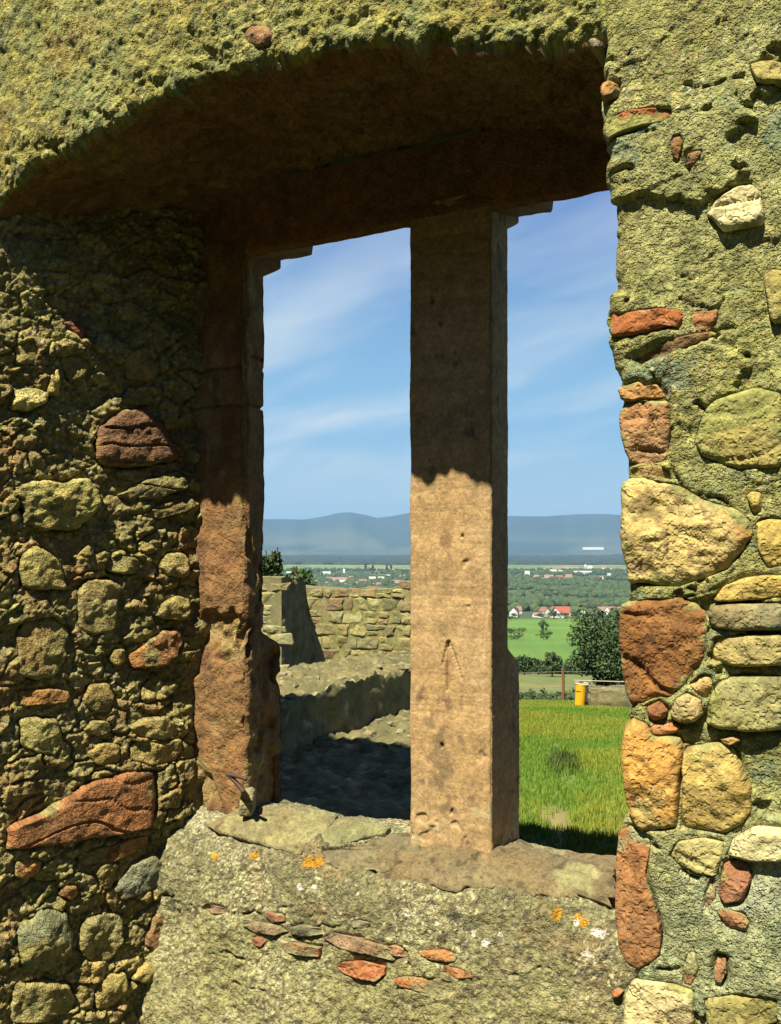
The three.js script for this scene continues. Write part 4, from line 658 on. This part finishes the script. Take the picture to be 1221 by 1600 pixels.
/* coursed rubble face, stone by stone */
function courses(parent, surf, u0, u1, v0, topAt, seed, cols, o = {}) {
  const r = rng(seed), hs = o.h || [0.09, 0.2], ws = o.w || [0.13, 0.42]; let v = v0;
  for (let row = 0; row < 40; row++) {
    const h = lerp(hs[0], hs[1], r()); let u = u0 - r() * 0.2, any = false;
    while (u < u1) {
      let w = lerp(ws[0], ws[1], r() ** 1.4), um = u + w / 2, sk = 0.02 * fbm(um, v, seed, 2);
      if (v + h * 0.6 < topAt(um) && um > u0 && um < u1) {
        any = true; const j = () => (r() - 0.5) * 0.06, g = 0.005, split = r() < 0.22 && h > 0.13 ? 2 : 1;
        for (let s = 0; s < split; s++) {
          const a = v + h * s / split + g, b = v + h * (s + 1) / split - g;
          const poly = [[u + g + j(), a + j() * 0.6], [um + j(), a + j() * 0.5], [u + w - g + j(), a + j() * 0.6], [u + w - g + j(), (a + b) / 2], [u + w - g + j(), b + j() * 0.6], [um, b + j() * 0.5], [u + g + j(), b + j() * 0.6], [u + g, (a + b) / 2]];
          const c = cols[Math.floor(r() * cols.length)];
          part('stone', stoneGeo(poly, surf, { res: 0.028, H: 0.02 + 0.03 * r(), D: 0.05, skirt: 1, amp: 0.014, sharp: 8, round: 1, tilt: 0.3, col: mul3(c, 0.8 + 0.4 * r()), jit: 0.04 }), M.stone, parent);
        }
      }
      u += w;
    }
    v += h; if (v > 3) break;
  }
}
{
  const nA = 0.22, N = FWD.clone().negate().multiplyScalar(Math.cos(nA)).addScaledVector(RGT, -Math.sin(nA)), U = X3(0, 1, 0).cross(N), O = at(566, 1040, 15.6), S = planeSurf(O, U, X3(0, 1, 0), N);
  const rw = thing('ruin_wall', 'sunlit ruined wall of yellowish coursed rubble beyond the left opening', 'ruin wall');
  const line = [[380, 905], [480, 916], [520, 918], [545, 924], [570, 916], [600, 920], [638, 911], [720, 914], [735, 960]].map(S.px), topAt = u => tab(line, u), u0 = S.px([430, 900])[0], u1 = S.px([716, 900])[0];
  courses(rw, S, u0, u1, S.px([566, 1075])[1], topAt, 11, [[0.3, 0.265, 0.11], [0.34, 0.29, 0.12], [0.27, 0.21, 0.1], [0.28, 0.19, 0.1], [0.36, 0.33, 0.14], [0.25, 0.23, 0.11]], { h: [0.1, 0.23], w: [0.14, 0.46] });
  const nu = 110, nv = 60, vb = -1.4, g = [];
  const core = (d) => grid(nu, nv, (i, j) => { const u = lerp(u0, u1, i / nu), v = lerp(vb, topAt(u) - 0.03, j / nv), h = d ? -0.7 : (0.012 * fbm(u * 9, v * 9, 4, 3)), q = S.map(u, v, h); return [...q, ...mortarCol(u, v, 5, [0.27, 0.25, 0.11], [0.33, 0.3, 0.12], [0.36, 0.35, 0.06]), u, v]; });
  g.push(core(0), core(1), grid(nu, 6, (i, j) => { const u = lerp(u0, u1, i / nu), q = S.map(u, topAt(u) - 0.03 + 0.02 * Math.sin(j / 6 * 3.14), -0.7 * j / 6); return [...q, 0.25, 0.22, 0.12, u, j * 0.1]; }));
  for (const u of [u0, u1]) g.push(grid(6, 20, (i, j) => { const q = S.map(u, lerp(vb, topAt(u) - 0.03, j / 20), -0.7 * i / 6); return [...q, 0.25, 0.22, 0.12, i * 0.1, j * 0.1]; }));
  part('rubble_core', mergeGeometries(g), M.rough, rw);
}
{
  const sw = thing('wall_stub', 'tall broken stub of coursed wall with its side in shade, leftmost beyond the opening', 'ruin wall');
  const a = plan(-1.44, 12.5, 0), b = plan(-1.02, 14.7, 0), U = b.clone().sub(a).normalize(), N = U.clone().cross(X3(0, 1, 0)); if (N.dot(RGT) < 0) N.negate();
  // side face outline: u along the wall (away), v = height
  const L = a.distanceTo(b), prof2 = [[0, -0.39], [0.3, -0.43], [0.55, -0.5], [0.75, -0.66], [1, -0.72]];
  const ty = k => tab(prof2, k) + 0.03 * fbm(k * 9, 2, 3, 3), back = k => 1 - 0;
  const lx = v => lerp(1.08, 0.52, sstep(-2.0, -0.5, v) ** 0.8);                   // the far end leans in as it rises
  const g = [], th = 0.62;
  const side = (d) => grid(40, 60, (i, j) => { const v = lerp(-2.95, -0.36, j / 60), k = i / 40 * lx(v) / 1.0, y = Math.min(v, ty(k)) , h = d ? -th : fbm(k * 12, y * 6, 5, 4) * 0.08 + (0.4 - cell(k * 12, y * 9, 4).d) * 0.05, p = a.clone().addScaledVector(U, k * L).addScaledVector(N, i && i < 40 ? h : (d ? -th : 0)); const c = mul3([0.2, 0.17, 0.09], 1 + 0.4 * fbm(k * 20, y * 12, 6, 3)); return [p.x, y, p.z, ...c, k * L, y]; });
  g.push(side(0), side(1));
  g.push(grid(12, 40, (i, j) => { const v = lerp(-2.95, -0.36, j / 40), p = a.clone().addScaledVector(N, -th * i / 12); return [p.x, Math.min(v, ty(0)) + 0.03 * fbm(i * 0.4, 1, 2, 2), p.z, ...mul3([0.27, 0.25, 0.12], 1 + 0.3 * fbm(i * 0.5, v * 8, 3, 3)), i * 0.05, v]; }));
  g.push(grid(12, 60, (i, j) => { const v = lerp(-2.95, -0.36, j / 60), k = lx(v), p = a.clone().addScaledVector(U, k * L).addScaledVector(N, -th * i / 12); return [p.x, Math.min(v, ty(k)), p.z, 0.24, 0.2, 0.1, i * 0.05, v]; }));
  g.push(grid(30, 10, (i, j) => { const k = i / 30 * 0.56, p = a.clone().addScaledVector(U, k * L).addScaledVector(N, -th * j / 10); return [p.x, ty(k) - 0.005, p.z, 0.24, 0.22, 0.11, k, j * 0.06]; }));
  part('rubble_core', mergeGeometries(g), M.rough, sw);
  const W = N.clone(), S = planeSurf(a.clone(), W, X3(0, 1, 0), U.clone().negate());
  courses(sw, S, -th, 0.0, -1.7, () => -0.39, 17, [[0.34, 0.32, 0.15], [0.3, 0.27, 0.13], [0.38, 0.36, 0.19]], { h: [0.1, 0.19], w: [0.2, 0.36] });
}

/* ---------- planting ---------- */
function leaves(n, place, size, cols, seed) {            // leaf-sized faces, bent along the middle
  const r = rng(seed), P = [], C = [], I = [], N = new THREE.Vector3(), A = new THREE.Vector3(), B = new THREE.Vector3();
  for (let k = 0; k < n; k++) {
    const q = place(r); if (!q) continue; const s = size * (0.6 + 0.8 * r()), i0 = P.length / 3;
    N.set(r() - 0.5, r() - 0.2, r() - 0.5).normalize(); A.set(r() - 0.5, r() - 0.5, r() - 0.5).cross(N).normalize(); B.crossVectors(N, A);
    const c = mul3(cols[Math.floor(r() * cols.length)], 0.75 + 0.5 * r());
    for (const [x, y, z] of [[-0.5, 0, 0], [0, -0.28, 0.1], [0.5, 0, 0], [0, 0.28, 0.1]]) { P.push(q.x + (A.x * x + B.x * y + N.x * z) * s, q.y + (A.y * x + B.y * y + N.y * z) * s, q.z + (A.z * x + B.z * y + N.z * z) * s); C.push(...c); }
    I.push(i0, i0 + 1, i0 + 2, i0, i0 + 2, i0 + 3);
  }
  return geoFrom(P, C, null, I);
}
const leafM = mat({ vertexColors: true, roughness: 0.75, side: THREE.DoubleSide });
const barkM = rgb(0.09, 0.065, 0.045);
function crownPlace(rx, ry, rz, lumps, seed) {           // clumps spread through the crown, gaps between them
  const r = rng(seed), L = []; for (let k = 0; k < lumps; k++) { const a = r() * 6.283, b = Math.acos(2 * r() - 1), d = 0.45 + 0.5 * r(); L.push([Math.sin(b) * Math.cos(a) * d * rx, Math.cos(b) * d * ry, Math.sin(b) * Math.sin(a) * d * rz, 0.18 + 0.2 * r()]); }
  return q => { const l = L[Math.floor(q() * L.length)], a = q() * 6.283, b = Math.acos(2 * q() - 1), d = q() ** 0.45; return X3(l[0] + Math.sin(b) * Math.cos(a) * d * l[3] * rx * 1.3, l[1] + Math.cos(b) * d * l[3] * ry * 1.2, l[2] + Math.sin(b) * Math.sin(a) * d * l[3] * rz * 1.3); };
}
function tree(name, label, category, base, h, rx, ry, o = {}) {
  const t = thing(name, label, category, [base.x, base.y, base.z], 0, o.group), tr = [], r = rng(o.seed || 1), th = h - ry * 1.1;
  const limb = (p, q, ra, rb) => { const d = q.clone().sub(p), g = new THREE.CylinderGeometry(rb, ra, d.length(), 6, 1); g.applyQuaternion(new THREE.Quaternion().setFromUnitVectors(X3(0, 1, 0), d.clone().normalize())); const m = p.clone().lerp(q, 0.5); g.translate(m.x, m.y, m.z); return g; };
  const tr0 = h * 0.035; tr.push(limb(X3(0, -0.3, 0), X3(0.03 * h, th, 0), tr0, tr0 * 0.6));
  for (let k = 0; k < 6; k++) { const a = k * 1.05 + r(), q = X3(Math.cos(a) * rx * 0.6, th + ry * (0.3 + 0.9 * r()), Math.sin(a) * rx * 0.6); tr.push(limb(X3(0.03 * h * 0.9, th * (0.7 + 0.3 * r()), 0), q, tr0 * 0.45, tr0 * 0.12)); }
  part('trunk', mergeGeometries(tr), barkM, t);
  const cr = leaves(o.n || 1500, crownPlace(rx, ry, rx, o.lumps || 22, (o.seed || 1) * 7 + 1), o.leaf || 0.12, o.cols || [[0.035, 0.07, 0.018], [0.05, 0.09, 0.022], [0.028, 0.055, 0.016]], (o.seed || 1) * 13);
  cr.translate(0, h - ry, 0); part('crown', cr, leafM, t); return t;
}
const onLand = (px, t) => { const p = at(px, PY0, t); p.y = landY(p.x, p.z); return p; };
tree('broadleaf_tree', 'dense dark green tree on the slope behind the yellow bin', 'tree', onLand(957, 29), 3.35, 1.35, 1.35, { seed: 3, n: 12000, leaf: 0.11, lumps: 46 });
tree('broadleaf_tree', 'smaller dark tree low behind the stone block, partly hidden by the pier', 'tree', onLand(990, 27), 2.7, 1.1, 1.1, { seed: 4, n: 6000, leaf: 0.1, lumps: 34 });
tree('conifer_sapling', 'small dark fir growing beside the broken wall stub', 'tree', plan(-2.02, 15.9, -3.0), 3.0, 0.2, 0.55, { seed: 5, n: 2600, leaf: 0.08, lumps: 26, cols: [[0.025, 0.05, 0.015], [0.04, 0.07, 0.018]] });
tree('shrub', 'light green shrub showing above the ruined wall behind the stub', 'shrub', plan(-1.62, 17.2, -3.1), 2.72, 0.3, 0.34, { seed: 6, n: 1800, leaf: 0.07, lumps: 18, cols: [[0.05, 0.1, 0.02], [0.035, 0.075, 0.02]] });
for (const [k, [px, t, h, rx, lab]] of [[820, 105, 2.4, 1.0, 'leftmost round bush in the dry field beside the mullion'], [841, 108, 2.1, 0.95, 'middle round bush of three in the dry field'], [863, 100, 2.6, 1.1, 'round bush in the dry field just left of the fence post']].entries())
  tree('field_bush', lab, 'bush', onLand(px, t), h, rx, h * 0.46, { seed: 20 + k, n: 900, leaf: 0.3, lumps: 16, group: 'bushes in the dry field' });
for (const [k, [px, t, h, rx, lab]] of [[866, 1150, 13, 8, 'dark tree standing before the white gabled house'], [849, 700, 8, 4, 'small lone tree in the middle of the green meadow'], [850, 560, 6, 5, 'low tree nearest in the green meadow'], [881, 1120, 9, 7, 'tree at the meadow edge right of the red roofed house'], [800, 1000, 9, 9, 'dark bush at the meadow edge beside the mullion'], [803, 560, 8, 9, 'dark thicket on the left of the meadow beside the mullion'], [847, 1200, 8, 6, 'small tree before the white cottages'], [905, 1050, 12, 9, 'broad tree at the right end of the meadow'], [918, 900, 13, 10, 'large tree right of the meadow above the tree crown']].entries())
  tree('meadow_tree', lab, 'tree', onLand(px, t), h, rx, h * 0.48, { seed: 40 + k, n: 500, leaf: h * 0.14, lumps: 14, group: 'trees in and around the meadow' });
{ // hedge banks: countless leaves
  const hedge = (name, label, fn, n, sz, seed) => { const o = part(name, leaves(n, fn, sz, [[0.03, 0.058, 0.016], [0.045, 0.08, 0.02], [0.025, 0.045, 0.014]], seed), leafM, scene); stuff(o); tag(o, label, 'hedge'); };
  hedge('hedge', 'dark green scrub bank behind the fence at the lawn edge', q => { const px = q() < 0.55 ? lerp(760, 1020, q()) : lerp(1020, 1900, q()), t = lerp(27, 46, q()), p = onLand(px, t); p.y += q() * (0.42 + 0.3 * vn(px * 0.1, t * 0.3, 2)); return p; }, 30000, 0.13, 71);
  hedge('hedge_row', 'dark hedge row along the foot of the green meadow', q => { const px = q() < 0.5 ? lerp(770, 1000, q()) : lerp(1000, 1900, q()), t = lerp(150, 235, q() ** 2), p = onLand(px, t); p.y += q() * (1.3 + 1.3 * vn(px * 0.09, 3, 2)); return p; }, 14000, 0.7, 72);
}
{ // lawn blades
  const r = rng(9), bl = []; for (let k = 0; k < 9; k++) { const a = r() * 6.28, d = r() * 0.035, h = 0.035 + 0.045 * r(), l = 0.03 * (r() - 0.3), g = new THREE.BufferGeometry(), w = 0.0035, x = Math.cos(a) * d, z = Math.sin(a) * d; const ax = Math.cos(a * 3), az = Math.sin(a * 3); g.setAttribute('position', new THREE.Float32BufferAttribute([x - az * w, -0.01, z + ax * w, x + az * w, -0.01, z - ax * w, x + ax * l * 0.5 + az * w * 0.7, h * 0.6, z + az * l * 0.5 - ax * w * 0.7, x + ax * l * 0.5 - az * w * 0.7, h * 0.6, z + az * l * 0.5 + ax * w * 0.7, x + ax * l * 1.4, h, z + az * l * 1.4], 3)); g.setIndex([0, 1, 2, 0, 2, 3, 3, 2, 4]); g.computeVertexNormals(); bl.push(g); }
  const geo = mergeGeometries(bl), n = 90000, im = new THREE.InstancedMesh(geo, mat({ color: 0xffffff, roughness: 0.8, side: THREE.DoubleSide }), n), m = new THREE.Matrix4(), c = new THREE.Color(), q = new THREE.Quaternion(), up = X3(0, 1, 0);
  let k = 0;
  while (k < n) {
    const f = lerp(5, 26.5, Math.sqrt(r())), px = r() < 0.56 ? lerp(690, 1080, r()) : lerp(1080, 2000, r()), p = onLand(px, f), R = f;
    const w = sstep(0.1, 0.35, 0.55 - Math.hypot((px - 872) / 26, (R - 9.2) / 0.7) * 0.5 + 0.8 * fbm(p.x * 3, p.z * 3, 23, 3)); if (r() < w * 0.85) continue;
    const tuft = Math.exp(-(((px - 878) / 22) ** 2) - (((f - 12.1) / 0.5) ** 2)), n1 = fbm(p.x * 1.1, p.z * 1.1, 15, 3), s = (0.75 + 0.5 * r()) * (1 + 0.5 * n1) * (1 + 2.6 * tuft);
    q.setFromAxisAngle(up, r() * 6.28); m.compose(p, q, X3(s, s, s)); im.setMatrixAt(k, m);
    const d = mix3([0.1, 0.195, 0.01], [0.2, 0.235, 0.02], sstep(-0.25, 0.3, n1 + 0.3 * (r() - 0.5))); const dry = sstep(0.1, 0.35, fbm(p.x * 0.7, p.z * 0.7, 18, 4)); d[0] = lerp(d[0], 0.24, dry * 0.3); d[1] = lerp(d[1], 0.215, dry * 0.3); d[2] = lerp(d[2], 0.06, dry * 0.3); const e = mul3(mix3(d, [0.045, 0.075, 0.012], clamp(tuft * 1.2)), 0.8 + 0.4 * r());
    im.setColorAt(k, c.setRGB(...e)); k++;
  }
  im.name = 'lawn_grass'; im.castShadow = im.receiveShadow = true; stuff(im); tag(im, 'bright green lawn grass outside the right opening', 'grass'); scene.add(im);
}
/* ---------- fence, bin, block, rail ---------- */
{
  const b = onLand(880, 23.4), fe = thing('wire_fence', 'rusty fence post with two thin wires at the far edge of the lawn', 'fence', [b.x, b.y, b.z]);
  const po = new THREE.BoxGeometry(0.055, 1.0, 0.05, 1, 8, 1); po.translate(0, 0.42, 0); const pp = po.attributes.position; for (let i = 0; i < pp.count; i++) pp.setX(i, pp.getX(i) + 0.008 * Math.sin(pp.getY(i) * 4)); part('post', po, rgb(0.16, 0.065, 0.035), fe);
  for (const [y, sag] of [[0.83, 0.03], [0.45, 0.05]]) { const c = new THREE.CatmullRomCurve3([-2.4, -1.2, 0, 0.25, 0.6].map((d, i) => X3(RGT.x * d, y - (i === 1 ? sag : 0), RGT.z * d))); part('wire', new THREE.TubeGeometry(c, 24, 0.006, 5), rgb(0.22, 0.2, 0.18, { metalness: 0.6, roughness: 0.6 }), fe); }
}
{
  const b = onLand(906, 20), bn = thing('litter_bin', 'yellow cylindrical litter bin leaning beside the stone block', 'litter bin', [b.x, b.y, b.z]); bn.rotation.z = -0.09;
  const yel = rgb(0.62, 0.36, 0.012, { roughness: 0.5 }), pts = [[0, 0.0], [0.105, 0.0], [0.112, 0.02], [0.118, 0.3], [0.122, 0.49], [0.128, 0.5], [0.128, 0.515], [0.115, 0.515], [0.108, 0.1], [0, 0.09]].map(p => new THREE.Vector2(...p));
  part('shell', new THREE.LatheGeometry(pts, 32), yel, bn);
  const rim = new THREE.TorusGeometry(0.128, 0.012, 8, 32); rim.rotateX(Math.PI / 2); rim.translate(0, 0.535, 0); part('rim', rim, rgb(0.5, 0.45, 0.33, { roughness: 0.6 }), bn);
  const bk = new THREE.BoxGeometry(0.05, 0.3, 0.09); bk.translate(0.15, 0.33, 0.02); part('bracket', bk, rgb(0.03, 0.03, 0.03), bn);
  const sl = new THREE.BoxGeometry(0.09, 0.014, 0.01); sl.translate(-0.02, 0.38, 0.119); part('slot', sl, rgb(0.08, 0.05, 0.02), bn);
  const B = thing('stone_block', 'low grey stone block with lichen beside the yellow bin', 'stone block');
  const A0 = camXY(...(p => [p.x, p.z])(at(919, 855, 19.9)))[0];
  part('rubble_core', rubble([[A0, 19.6], [A0 + 1.7, 19.2], [A0 + 1.8, 20.0], [A0, 20.2]], -2.95, -3.6, { seed: 81, amp: 0.035, res: 0.04, tint: [1.15, 1.1, 0.9] }), M.rough, B);
  const p0 = at(896, 1063, 20.1), p1 = at(1000, 1066, 19.9), rl = thing('pipe_rail', 'pale thin metal rail above the stone block', 'rail');
  part('pipe', new THREE.TubeGeometry(new THREE.CatmullRomCurve3([p0, p0.clone().lerp(p1, 0.5), p1]), 12, 0.011, 8), rgb(0.34, 0.31, 0.25, { roughness: 0.5, metalness: 0.3 }), rl);
  for (const k of [0.24, 0.85]) { const q = p0.clone().lerp(p1, k), g = new THREE.CylinderGeometry(0.015, 0.015, 0.5, 8); g.translate(q.x, q.y - 0.24, q.z - 0.05); part('support', g, rgb(0.3, 0.27, 0.22), rl); }
}
/* ---------- the town in the plain ---------- */
const wallMs = [[0.72, 0.7, 0.64], [0.62, 0.48, 0.22], [0.6, 0.52, 0.42], [0.34, 0.4, 0.42]].map(c => rgb(...c)), roofMs = [[0.3, 0.075, 0.05], [0.2, 0.1, 0.075], [0.075, 0.06, 0.06], [0.24, 0.14, 0.11], [0.42, 0.42, 0.42]].map(c => rgb(...c)), glassM = rgb(0.05, 0.06, 0.07, { roughness: 0.2 });
function house(label, px, t, w, d, h, rh, wm, rm, turn, o = {}) {
  const b = o.y === undefined ? onLand(px, t) : at(px, o.y, t), g = thing(o.name || 'house', label, o.cat || 'house', [b.x, b.y, b.z], YAW + turn, o.group);
  const sh = new THREE.Shape([[-d / 2, -8], [d / 2, -8], [d / 2, h], [0, h + rh], [-d / 2, h]].map(p => new THREE.Vector2(...p))), wg = new THREE.ExtrudeGeometry(sh, { depth: w, bevelEnabled: false }); wg.rotateY(Math.PI / 2); wg.translate(-w / 2, 0, 0); part('wall', wg, wallMs[wm], g);
  const e = 0.5, k = rh / (d / 2), ro = new THREE.Shape([[-d / 2 - e, h - e * k + 0.1], [0, h + rh + 0.1], [d / 2 + e, h - e * k + 0.1], [d / 2 + e, h - e * k + 0.5], [0, h + rh + 0.55], [-d / 2 - e, h - e * k + 0.5]].map(p => new THREE.Vector2(...p))), rg = new THREE.ExtrudeGeometry(ro, { depth: w + 0.8, bevelEnabled: false }); rg.rotateY(Math.PI / 2); rg.translate(-w / 2 - 0.4, 0, 0); const rf = part('roof', rg, roofMs[rm], g);
  if (o.chimney) { const c = new THREE.BoxGeometry(0.9, 2.4, 0.9); c.translate(w * 0.2, h + rh, 0.4); part('chimney', c, roofMs[1], rf); }
  if (o.win) for (const s of [-1, 1]) for (const y of [1.6, 4.2]) if (y < h - 0.6 || o.win > 1) { const q = new THREE.BoxGeometry(1.1, 1.3, 0.12); q.rotateY(Math.PI / 2); q.translate(w / 2 + 0.05, y, s * d * 0.2); part('window', q, glassM, g); const q2 = new THREE.BoxGeometry(1.1, 1.3, 0.12); q2.translate(s * w * 0.25, y, d / 2 + 0.05); part('window', q2, glassM, g); }
  return g;
}
const Q = -Math.PI / 2, NG = 'houses at the foot of the meadow', TG = 'houses far out in the plain';
house('white gabled house with dark roof beside the mullion', 804, 1290, 14, 11, 7, 6, 0, 2, Q - 0.3, { win: 1, group: NG });
house('largest white gabled house before the red roof', 867, 1250, 13, 10.5, 7.5, 5.5, 0, 2, Q, { win: 1, chimney: 1, group: NG });
house('long building with bright red roof behind the white gable', 876, 1300, 25, 11, 7, 6.5, 2, 0, 0.15, { chimney: 1, win: 1, group: NG });
house('white house with brown roof left of the largest gable', 851, 1310, 12, 9.5, 7.5, 5, 0, 1, Q + 0.5, { win: 1, group: NG });
house('low white cottage left of the white houses', 838, 1270, 8, 7, 3, 3, 0, 3, 0.2, { group: NG });
house('small white cottage under the brown roofed house', 845, 1240, 6, 6, 2.6, 2.6, 0, 2, 0, { group: NG });
house('small white house right of the largest gable', 877, 1220, 7, 7, 3.6, 3, 0, 1, Q, { group: NG });
house('yellow house at the right end of the red roof', 884, 1250, 8, 8, 4.5, 4, 1, 1, 0.1, { group: NG });
house('white gable half hidden by the tree crown', 924, 1330, 8, 7, 5, 5, 0, 2, Q + 0.2, { group: NG });
house('grey roofed white house right of the meadow', 909, 1340, 9, 8, 4, 4, 0, 4, 0.2, { group: NG });
house('white gabled house above the red roofed building', 902, 1620, 9, 8, 6, 5, 0, 3, Q, { group: NG });
house('wide brown roofed house above the red roof', 893, 1680, 26, 13, 4, 7, 2, 3, 0.1, { group: NG });
house('long brown roofed house beside the pier', 952, 1600, 42, 14, 5, 8, 2, 3, 0, { group: NG });
house('white gable standing before the long brown roof', 948, 1560, 7, 6, 9, 4, 0, 3, Q, { group: NG });
house('second white gable before the long brown roof', 956, 1565, 6, 5, 9, 3.5, 0, 3, Q, { group: NG });
house('third white gable before the long brown roof', 963, 1570, 6, 5, 9, 3.5, 0, 3, Q, { group: NG });
house('brown house above the dark roofed gable beside the mullion', 808, 1500, 14, 9, 6, 6, 2, 3, 0.2, { group: NG });
{
  const T = [ // px, py base, width px, height px, wall, roof, label
    [838.5, 904, 8, 6, 1, 3, 'yellow house at the left end of the long far terrace'], [858, 904, 14, 6, 2, 3, 'pinkish long house in the middle of the far terrace'], [848, 906, 6, 4, 0, 3, 'white low house of the far terrace'], [874, 905, 12, 6, 2, 0, 'red roofed far house between the pinkish and yellow ones'], [889, 905, 10, 8, 1, 3, 'yellow gabled house at the right end of the far terrace'],
    [870, 907, 9, 4, 0, 4, 'white shed before the far terrace'], [824, 898, 7, 6, 0, 4, 'white far house alone on the left of the right view'], [865, 896, 10, 6, 3, 4, 'bluish far house above the terrace'], [876, 896, 6, 5, 0, 4, 'white far house above the middle of the terrace'], [910, 897, 28, 5, 3, 4, 'long blue green shed far out in the plain'], [915, 891, 3, 9, 3, 4, 'thin pale tower block far out above the blue shed'], [922, 890, 7, 6, 0, 4, 'white far house above the right end of the blue shed'], [944, 891, 7, 6, 0, 3, 'white far house high on the right by the field'], [956, 891, 3, 5, 0, 3, 'narrow white far house near the pier'], [940, 905, 6, 5, 0, 3, 'white far house among trees on the right'], [952, 900, 5, 4, 0, 4, 'small pale far house right of the wood'], [879, 912, 4, 4, 0, 1, 'tiny white house in the wood below the terrace'], [918, 911, 3, 5, 0, 1, 'tiny white house in the wood on the right'],
    [531, 910, 24, 8, 0, 3, 'large white hall in the left far town'], [514, 908, 9, 7, 0, 1, 'white far house left of the large hall'], [549, 905, 7, 5, 0, 3, 'white far house right of the large hall'], [511, 898, 12, 5, 0, 4, 'pale shed above the left far town'], [456, 897, 16, 4, 3, 4, 'long pale shed at the far left beyond the shrub'], [538, 896, 3, 7, 0, 4, 'thin white tower in the left far town'], [582, 908, 10, 7, 3, 4, 'bluish block in the left far town'], [596, 907, 9, 6, 3, 4, 'second bluish block right of the first'], [608, 903, 9, 5, 0, 4, 'pale house right of the bluish blocks'], [592, 917, 7, 7, 0, 3, 'white gable just above the ruined wall'], [583, 916, 5, 5, 0, 1, 'small white gable left of the white gable over the wall'], [541, 917, 5, 6, 0, 3, 'small white house over the middle of the ruined wall'], [511, 915, 5, 6, 0, 3, 'small white house over the left of the ruined wall'], [567, 911, 12, 6, 2, 3, 'brown roofed row left of the bluish blocks'], [553, 914, 14, 5, 2, 3, 'brown roofed row below the large hall'], [620, 912, 12, 6, 2, 3, 'brown roofed row beside the mullion'], [525, 914, 12, 5, 2, 1, 'dark roofed row below the large white hall'], [629, 903, 8, 5, 0, 3, 'white far house beside the mullion'], [498, 911, 10, 5, 2, 3, 'brown roofed house at the left of the far town'],
  ];
  for (const [px, py, w, h, wm, rm, lab] of T) { const t = 129.5 * FOC / (py - PY0), k = t / FOC; house(lab, px, t, w * k, Math.min(w, 7) * k, h * k * 0.62, h * k * 0.38, wm, rm, (px * 7 % 5 - 2.5) * 0.06, { group: TG }); }
  house('long white warehouse on the edge of the far forest', 927, 12600, 270, 60, 22, 4, 0, 4, 0, { y: 858, name: 'warehouse', cat: 'warehouse' });
}
{ // woods of the plain: a mass of far trees
  const r = rng(31), base = new THREE.IcosahedronGeometry(1, 1), p = base.attributes.position; for (let i = 0; i < p.count; i++) { const k = 1 + 0.25 * vn(p.getX(i) * 3, p.getY(i) * 3, p.getZ(i) * 3); p.setXYZ(i, p.getX(i) * k, p.getY(i) * k, p.getZ(i) * k); } base.computeVertexNormals();
  const mk = (name, label, n, fn, c0, c1) => { const im = new THREE.InstancedMesh(base, mat({ roughness: 1 }), n), m = new THREE.Matrix4(), q = new THREE.Quaternion(), c = new THREE.Color(); for (let k = 0; k < n; k++) { const [P, s, sy] = fn(k); q.setFromAxisAngle(X3(0, 1, 0), r() * 6); m.compose(P, q, X3(s, sy, s)); im.setMatrixAt(k, m); im.setColorAt(k, c.setRGB(...mul3(mix3(c0, c1, r()), 0.8 + 0.4 * r()))); } im.name = name; im.castShadow = im.receiveShadow = true; stuff(im); tag(im, label, 'trees'); scene.add(im); };
  mk('distant_trees', 'dark trees between the houses of the plain', 12000, () => { for (;;) { const t = (r() < 0.12 ? 1400 : 1720) + 3700 * r() ** 1.5, px = r() < 0.55 ? lerp(330, 1080, r()) : lerp(-500, 1900, r()), P = onLand(px, t), d = fbm(P.x * 0.004, P.z * 0.004, 5, 3); if (d + 0.3 * (r() - 0.5) < -0.12) continue; const s = 5 + 5 * r(); P.y += s * 0.5; return [P, s, s * (0.8 + 0.5 * r())]; } }, [0.03, 0.055, 0.02], [0.055, 0.085, 0.03]);
  mk('distant_forest', 'dark blue forest belt across the plain below the hills', 9000, () => { const t = 7000 + 6500 * r(), P = onLand(r() < 0.55 ? lerp(300, 1100, r()) : lerp(-500, 1900, r()), t), s = 30 + 40 * r(); return [P, s, 14 + 10 * r()]; }, [0.018, 0.034, 0.018], [0.03, 0.048, 0.024]);
  for (const [px, t, lab] of [[572, 5200, 'poplar on the far field, leftmost of four'], [582, 5200, 'poplar on the far field, second from the left'], [604, 5250, 'poplar on the far field, third from the left'], [611, 5250, 'poplar on the far field, rightmost of four']]) tree('poplar_tree', lab, 'tree', onLand(px, t), 38, 8, 18, { seed: px, n: 160, leaf: 7, lumps: 10, group: 'poplars on the far field' });
}
scene.fog = new THREE.FogExp2(new THREE.Color().setRGB(0.24, 0.47, 0.88), 3.4e-5);
renderer.render(scene, camera);
